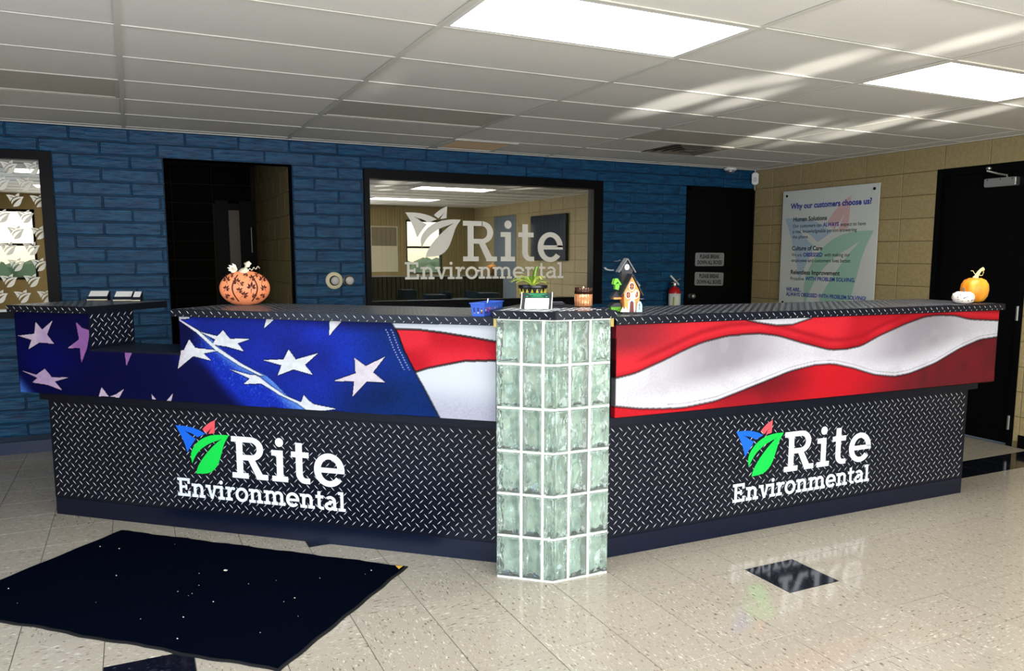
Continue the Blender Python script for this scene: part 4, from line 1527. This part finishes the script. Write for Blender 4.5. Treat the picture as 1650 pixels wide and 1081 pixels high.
bk.add([bx_pt(0, 0, 0), bx_pt(1, 0, 0), bx_pt(1, 1, 0), bx_pt(0, 1, 0), bx_pt(0, 0, .003), bx_pt(1, 0, .003), bx_pt(1, 1, .003), bx_pt(0, 1, .003)],
       [(0, 3, 2, 1), (4, 5, 6, 7), (0, 1, 5, 4), (1, 2, 6, 5), (2, 3, 7, 6), (3, 0, 4, 7)])
cor = [(0, 0), (1, 0), (1, 1), (0, 1)]
for e in range(4):
    a, b = cor[e], cor[(e + 1) % 4]
    n = 19 if e % 2 == 0 else 7
    for z0, z1, cols in ((0, .014, None), (.042, bh, None), (.014, .042, 1)):
        for k in range(n):
            if cols and k % 2 == 1:
                continue
            if not cols and k:
                continue
            f0, f1 = (k / n, (k + 1) / n) if cols else (0, 1)
            q = []
            for f_, z in ((f0, z0), (f1, z0), (f1, z1), (f0, z1)):
                q.append(Vector(bx_pt(a[0] + (b[0] - a[0]) * f_, a[1] + (b[1] - a[1]) * f_, z)))
            cen = Vector((bl / 2, bw / 2, 0))
            inn_ = [v + (Vector((cen.x, cen.y, v.z)) - v).normalized() * .0025 for v in q]
            bk.add(q + inn_, [(0, 1, 2, 3), (7, 6, 5, 4), (0, 4, 5, 1), (2, 6, 7, 3), (1, 5, 6, 2), (3, 7, 4, 0)])
bk.build('basket_wall', m_bsk, t)
rim = MB()
oc = [Vector(bx_pt(*c, bh)) for c in cor]
cen = Vector((bl / 2, bw / 2, bh))
o2 = [v + (v - cen).normalized() * .009 for v in oc]
rim.add([*oc, *o2, *[v + Vector((0, 0, .004)) for v in oc], *[v + Vector((0, 0, .004)) for v in o2]],
        [f for i in range(4) for f in ((i, (i + 1) % 4, 4 + (i + 1) % 4, 4 + i)[::-1], (8 + i, 8 + (i + 1) % 4, 12 + (i + 1) % 4, 12 + i), (4 + i, 4 + (i + 1) % 4, 12 + (i + 1) % 4, 12 + i), (i, 8 + i, 8 + (i + 1) % 4, (i + 1) % 4))])
rim.build('rim', m_bsk, t)
cand_m = [mat('candy_%s' % n, s255(*c), .35) for n, c in (('red', (206, 44, 52)), ('cream', (238, 226, 206)), ('orange', (232, 128, 44)), ('violet', (110, 60, 150)), ('yellow', (232, 196, 70)))]
for k in range(22):
    px, py = random.uniform(.02, bl - .02), random.uniform(.014, bw - .014)
    cn = ('red', 'cream', 'orange', 'violet', 'yellow')[k % 5]
    c = thing('wrapped_candy', 'small %s wrapped candy in the blue basket' % cn, 'candy', (0, 0, 0), 0, '%s wrapped candies in the blue basket' % cn)
    w = t.matrix_basis @ Vector((px, py, .014 + .011 * (k % 4)))
    c.location = w
    c.rotation_euler = (random.uniform(-.3, .3), random.uniform(-.3, .3), random.uniform(0, 3))
    q = MB().tube([(-.016, 0, 0), (-.009, 0, 0), (-.007, 0, 0), (0, 0, 0), (.007, 0, 0), (.009, 0, 0), (.016, 0, 0)], [.006, .002, .006, .0075, .006, .002, .006], 8)
    q.build('wrapper', cand_m[k % 5], c)
c = thing('lollipop', 'white lollipop stick poking out of the blue candy basket', 'candy', t.matrix_basis @ Vector((.10, .03, .03)), R(20))
MB().tube([(0, 0, 0), (.012, 0, .05)], .0022, 6).build('stick', m_card, c)
MB().lathe([(0, -.008), (.007, -.004), (.009, .002), (.006, .008), (0, .01)], 10).build('candy_head', cand_m[0], c)

# note stand on the cap
ZP = 1.268 + .0012
t = thing('note_stand', 'folded note stand with white card below and dark green card above, on the corner cap', 'note stand', (1.607, -.593, ZP), R(-31))
w = .148
m_edge = mat('clear_white_edge', s255(228, 228, 226), .25)
MB().prism([(0, 0), (.004, 0), (.062, .044), (.069, .073), (.064, .073), (.057, .047)], .004, w - .004, 'x').build('back_sheet', mat('dark_card', s255(24, 26, 30), .5), t)
MB().prism([(-.0015, .002), (.0, .0), (.0585, .0465), (.0565, .0475)], .02, w - .016, 'x').build('lower_card', m_card, t)
MB().prism([(.0565, .049), (.058, .0485), (.064, .070), (.0625, .070)], .012, w - .012, 'x').build('upper_card', mat('dark_green_card', s255(10, 46, 40), .5), t)
m_gr = mat('green_print', s255(40, 170, 110), .5)
tl = math.atan2(.0375, .0085)
for k, (a, b, z) in enumerate(((.03, .12, .068), (.04, .11, .0635), (.055, .095, .059), (.045, .105, .0535))):
    y = .0565 + (z - .049) * .2273 - .0012
    MB().box(a, b, y, y + .0012, z - .0011, z + .0008).build('print_line', m_gr, t)
for a in (.022, .114):
    y = .0565 + (.058 - .049) * .2273 - .0018
    MB().prism([(a, .0525), (a + .009, .0535), (a + .01, .056), (a + .003, .0575)], y, y + .0014, 'y').build('print_mark', m_gr, t)
m_pt = mat('faint_print', s255(196, 190, 184), .6)
for k in range(5):
    z = .014 + k * .006
    y = -.0015 + z * 1.27 - .003
    MB().box(.03, w - .03 - (k % 2) * .015, y, y + .001, z, z + .0012).build('print_line', m_pt, t)
for xx in (0, w - .004):
    MB().prism([(-.002, 0), (.003, 0), (.063, .045), (.071, .076), (.066, .076), (.056, .049)], xx, xx + .004, 'x').build('side_edge', m_edge, t)

# spider plant
t = thing('spider_plant', 'small spider plant in a black oval pot with yellow triangles, behind the note stand', 'plant', (1.775, -.385, ZP), R(-30))
m_pot = mat('black_glazed_pot', s255(14, 15, 18), .3)
MB().lathe([(0, 0), (.046, 0), (.052, .01), (.062, .045), (.066, .085), (.073, .09), (.073, .102), (.066, .102), (.062, .09), (0, .09)], 32, sy=.72).build('pot', m_pot, t, angle=40)
m_yel = mat('yellow_pattern', s255(232, 206, 60), .4)
m_grn = mat('green_pattern', s255(90, 150, 60), .4)
for k in range(16):
    a = 2 * math.pi * k / 16
    for zz, hh, m in ((.058, .026, m_yel), (.068, .01, m_grn)):
        rr = .0645 if m is m_yel else .0655
        wd = .010 if m is m_yel else .004
        c = Vector((rr * math.cos(a), rr * .72 * math.sin(a), zz))
        td = Vector((-math.sin(a), .72 * math.cos(a), 0)).normalized()
        n_ = Vector((math.cos(a) * .72, math.sin(a), 0)).normalized()
        lean = n_ * .0035
        MB().add([c - td * wd, c + td * wd, c + Vector((0, 0, hh)) + lean, c - td * wd - n_ * .004, c + td * wd - n_ * .004, c + Vector((0, 0, hh)) - n_ * .004], [(0, 1, 2), (5, 4, 3), (0, 3, 4, 1), (1, 4, 5, 2), (2, 5, 3, 0)]).build('painted_triangle', m, t)
MB().lathe([(0, .0905), (.06, .0905), (.06, .094), (0, .095)], 20, sy=.7).build('soil', mat('potting_soil', s255(40, 30, 22), .9), t)
m_leaf = mat('yellow_green_leaf', s255(190, 206, 86), .45)
m_leaf2 = mat('green_leaf', s255(112, 150, 50), .45)
for k in range(22):
    a = k * 2.4 + random.uniform(-.3, .3)
    ln, hg = random.uniform(.055, .115), random.uniform(.03, .075)
    if k == 0:
        a, ln, hg = .9, .05, .13
    if k in (1, 2, 3, 4):
        a, ln, hg = 3.0 + .35 * (k - 2), .12, .05
    wv = random.uniform(.007, .010)
    vs, fs = [], []
    nseg = 9
    for j in range(nseg + 1):
        q = j / nseg
        x = ln * q
        z = .09 + hg * 4 * q * (1 - q * .78) * .62
        ww = wv * (1 - q ** 2.5) + .0006
        d = Vector((math.cos(a), math.sin(a), 0))
        n_ = Vector((-d.y, d.x, 0))
        c = d * x + Vector((0, 0, z))
        vs += [c - n_ * ww + Vector((0, 0, .0014)), c - Vector((0, 0, .0006)), c + n_ * ww + Vector((0, 0, .0014)), c - Vector((0, 0, .0014))]
    for j in range(nseg):
        b = j * 4
        for i in range(4):
            fs.append((b + i, b + (i + 1) % 4, b + 4 + (i + 1) % 4, b + 4 + i))
    MB().add(vs, fs).build('leaf', m_leaf if k % 3 else m_leaf2, t, smooth=True)

# candle
t = thing('candle_jar', 'amber candle in a ribbed copper glass jar, on the right of the corner cap', 'candle', (1.985, -.525, ZP))
m_jar = mat('copper_ribbed_glass', s255(206, 140, 96), .12, metal=.35)
m_jar2 = mat('dark_copper_glass', s255(70, 44, 34), .12, metal=.5)
wob = lambda a: 1 + .035 * math.cos(a * 22)
MB().lathe([(0, 0), (.041, 0), (.043, .004), (.043, .06)], 88, wob=wob).build('jar', m_jar, t, smooth=True)
MB().lathe([(.043, .06), (.043, .092), (.040, .092), (.040, .062), (0, .062)], 88, wob=wob).build('jar_rim', m_jar2, t, smooth=True)
MB().tube([(0, 0, .06), (.001, 0, .078)], .0012, 6).build('wick', M['black'], t)
MB().lathe([(0, .076), (.004, .08), (.0045, .085), (.002, .094), (0, .099)], 10).build('flame', mat('flame', (1, .6, .2), .5, emit=(1, .62, .22), estr=6), t)
# black phone lying on the cap behind the stand
t = thing('black_handset', 'small black handset lying on the corner cap, right of the note stand', 'handset', (1.905, -.36, ZP), R(-25))
MB().box(-.055, .055, -.022, .022, 0, .014).build('body', M['ledge'], t, bevel=.004)
MB().box(-.03, .045, -.016, .016, .014, .0155).build('face', mat('grey_face', s255(90, 96, 108), .3), t)

# haunted birdhouse
t = thing('haunted_house', 'small orange and black haunted house ornament on the striped desk beside the column', 'ornament', (2.2, -.622, ZT + .0013), R(-14))
m_ho = mat('orange_paint', s255(240, 150, 70), .5)
m_hb = mat('black_paint', s255(24, 24, 28), .5)
m_hg = mat('lime_paint', s255(110, 190, 40), .5)
m_hr = mat('maroon_paint', s255(100, 20, 22), .5)
m_hw = mat('white_paint', s255(240, 238, 232), .5)
m_hgr = mat('grey_paint', s255(96, 98, 102), .5)
m_hs = mat('pale_blue_paint', s255(170, 200, 208), .5)
MB().box(-.052, .058, -.03, .06, 0, .009).build('plinth', m_hb, t, bevel=.001)
MB().prism([(-.037, .009), (.033, .009), (.04, .105), (-.002, .182), (-.044, .105)], -.02, .045, 'y').build('house', m_ho, t)
for s in (-1, 1):
    a, b = Vector((-.002, 0, .19)), Vector((-.002 + s * .054, 0, .088))
    n_ = Vector((s * .0045, 0, .0022))
    MB().prism([(a.x, a.z), (b.x, b.z), (b.x + n_.x, b.z + n_.z), (a.x + n_.x * .2, a.z + .006)], -.03, .05, 'y').build('roof_panel', m_hb, t)
for cx, cz, rx, rz in ((-.004, .135, .011, .018), (-.022, .093, .010, .017), (.019, .096, .010, .017)):
    MB().prism([(cx + (rx + .004) * math.cos(k * .4488), cz + (rz + .004) * math.sin(k * .4488)) for k in range(14)], -.02, -.0225, 'y').build('window_surround', m_hw, t)
    MB().prism([(cx + rx * math.cos(k * .4488), cz + rz * math.sin(k * .4488)) for k in range(14)], -.0225, -.024, 'y').build('window_light', m_hr, t)
    MB().box(cx - .001, cx + .001, -.0253, -.024, cz - rz, cz + rz).box(cx - rx, cx + rx, -.0253, -.024, cz - .001, cz + .001).build('window_bar', m_ho, t)
MB().prism([(-.022, .009), (.016, .009), (.014, .062), (-.003, .078), (-.02, .062)], -.02, -.0222, 'y').build('door_surround', m_hw, t)
MB().prism([(-.014, .009), (.008, .009), (.006, .056), (-.003, .066), (-.012, .056)], -.0222, -.0245, 'y').build('house_door', m_hr, t)
MB().prism([(-.002, .064), (-.012, .078), (-.008, .1), (.004, .108), (.014, .118), (.018, .11), (.012, .094), (.012, .074), (.006, .066)], -.024, -.03, 'y').build('ghost', m_hw, t)
MB().prism([(.018, .009), (.048, .009), (.047, .045), (.04, .06), (.03, .063), (.022, .05)], -.034, -.028, 'y').build('gravestone', m_hs, t)
MB().box(.031, .034, -.0352, -.034, .02, .052).box(.027, .038, -.0352, -.034, .042, .045).build('gravestone_mark', m_hgr, t)
MB().box(-.035, .02, .045, .085, .009, .2).build('tower', m_hb, t)
MB().prism([(-.035, .2), (.02, .2), (.024, .21), (-.008, .256), (-.04, .21)], .045, .085, 'y').build('tower_gable', m_hb, t)
for s in (-1, 1):
    MB().prism([(-.008, .266), (-.008 + s * .042, .2), (-.008 + s * .046, .204), (-.008 + s * .002, .272)], .036, .09, 'y').build('tower_roof', m_hgr, t)
MB().prism([(-.008 + .0125 * math.cos(k * .449), .228 + .0145 * math.sin(k * .449)) for k in range(14)], .045, .043, 'y').build('clock_face', m_hw, t)
MB().box(-.009, -.007, .0415, .043, .222, .238).build('clock_hand', m_hb, t)
# side wings
MB().box(-.095, -.044, .02, .06, .009, .035).build('green_annex', m_hg, t)
MB().prism([(-.105, .033), (-.05, .033), (-.046, .052), (-.078, .052)], .01, .07, 'y').build('annex_roof', m_hb, t)
MB().box(-.085, -.044, .012, .06, .07, .079).build('orange_ledge', m_ho, t)
MB().prism([(-.095, .079), (-.044, .079), (-.05, .1), (-.07, .11)], .015, .06, 'y').build('ledge_roof', m_hb, t)
MB().prism([(-.075, .12), (-.058, .115), (-.052, .14), (-.058, .15), (-.075, .143)], .02, .05, 'y').build('green_dormer', m_hg, t)
MB().prism([(-.085, .145), (-.079, .14), (-.065, .158), (-.05, .14), (-.044, .143), (-.064, .172), (-.078, .17)], .015, .055, 'y').build('dormer_roof', m_hg, t)
MB().prism([(.03, .13), (.045, .125), (.043, .145), (.034, .15)], .02, .05, 'y').build('green_dormer', m_hg, t)
MB().prism([(.028, .15), (.05, .132), (.054, .138), (.034, .162)], .015, .055, 'y').build('dormer_roof', m_hgr, t)
MB().prism([(-.062, .01), (-.05, .035), (-.044, .02), (-.035, .034), (-.026, .022), (-.022, .01)], -.028, -.024, 'y').build('ghost', m_hw, t)


def bat(cx, cz, y, s, m, rot=0):
    pts = [(-1, .25), (-.7, .5), (-.45, .2), (-.15, .25), (0, .1), (.15, .25), (.45, .2), (.7, .5), (1, .25), (.6, -.05), (.35, -.2), (.1, -.1), (0, -.3), (-.1, -.1), (-.35, -.2), (-.6, -.05)]
    c_, s_ = math.cos(rot), math.sin(rot)
    return MB().prism([(cx + s * (x * c_ - z * s_), cz + s * .5 * (x * s_ + z * c_)) for x, z in pts], y, y - .003, 'y')


bat(-.105, .215, .05, .031, m_hgr, -.5).build('bat', m_hgr, t)
bat(-.052, .258, .06, .02, m_hb, .4).build('bat', m_hb, t)
bat(.066, .07, .05, .018, m_hgr, -.4).build('bat', m_hgr, t)
MB().tube([(-.02, .065, .15), (-.06, .06, .19), (-.1, .05, .212)], .0008, 4).tube([(-.02, .065, .2), (-.04, .06, .24), (-.052, .06, .255)], .0008, 4).tube([(.03, .05, .04), (.06, .05, .068)], .0008, 4).build('wire', m_hb, t)

# pumpkins at the far right end
t = thing('woven_pumpkin', 'small white openwork pumpkin in front of the orange one on the desk end', 'pumpkin', (4.585, -.705, ZT + .0013), R(-20))
m_wp = mat('white_wicker', s255(236, 226, 216), .6)
prof_w = [(.0, .002), (.03, 0), (.055, .012), (.064, .035), (.058, .06), (.036, .074), (.012, .072), (0, .07)]
lob = lambda a: 1 + .035 * abs(math.cos(a * 4))
MB().lathe(prof_w, 48, wob=lob).build('body', m_wp, t, smooth=True)
hol = MB()
for k in range(60):
    a = random.uniform(0, 6.283)
    z = random.uniform(.018, .066)
    r = np.interp(z, [0, .012, .035, .06, .074], [.03, .055, .064, .058, .036]) * lob(a) + .0006
    n_ = Vector((math.cos(a), math.sin(a), (z - .035) * 9)).normalized()
    c = Vector((r * math.cos(a), r * math.sin(a), z))
    td = Vector((-math.sin(a), math.cos(a), 0))
    up_ = n_.cross(td)
    r1, r2 = random.uniform(.003, .0055), random.uniform(.002, .0035)
    hol.add([c + td * r1 * math.cos(q * .785) + up_ * r2 * math.sin(q * .785) for q in range(8)] + [c - n_ * .004 + td * r1 * math.cos(q * .785) + up_ * r2 * math.sin(q * .785) for q in range(8)],
            [tuple(range(8))] + [(q, 8 + q, 8 + (q + 1) % 8, (q + 1) % 8) for q in range(8)])
tag(hol.build('gaps', mat('dark_gap', s255(60, 54, 50), .9), t), kind='stuff')
MB().tube([(0, 0, .068), (.003, 0, .085), (-.004, 0, .1)], [.008, .006, .005], 8).build('stem', mat('grey_twig', s255(110, 96, 88), .7), t)

t = thing('orange_pumpkin', 'orange pumpkin with a twisted pale stem at the right end of the striped desk', 'pumpkin', (4.765, -.65, ZT + .0013), R(-20))
m_op = mat('pumpkin_skin', s255(246, 160, 40), .4)
add_noise(m_op, 14, (1, 1, .25), s255(240, 132, 20), s255(250, 176, 60))
prof_o = [(.0, .008), (.03, .002), (.055, .012), (.073, .04), (.08, .08), (.076, .115), (.06, .142), (.034, .155), (.012, .154), (0, .152)]
lob2 = lambda a: 1 + .028 * abs(math.cos(a * 5))
MB().lathe(prof_o, 60, wob=lob2).build('body', m_op, t, smooth=True)
m_os = mat('pale_stem', s255(228, 212, 150), .6)
MB().tube([(0, 0, .15), (.006, 0, .165), (.02, 0, .19), (.034, 0, .206), (.05, 0, .212)], [.02, .013, .01, .009, .012], 10).build('stem', m_os, t, smooth=True)
MB().tube([(.008, 0, .17), (-.01, 0, .185), (-.02, 0, .2), (-.034, 0, .2)], .002, 6).tube([(.045, 0, .21), (.05, -.004, .19), (.042, -.006, .172), (.03, -.004, .17), (.026, 0, .176)], .0022, 6).build('tendril', m_os, t)
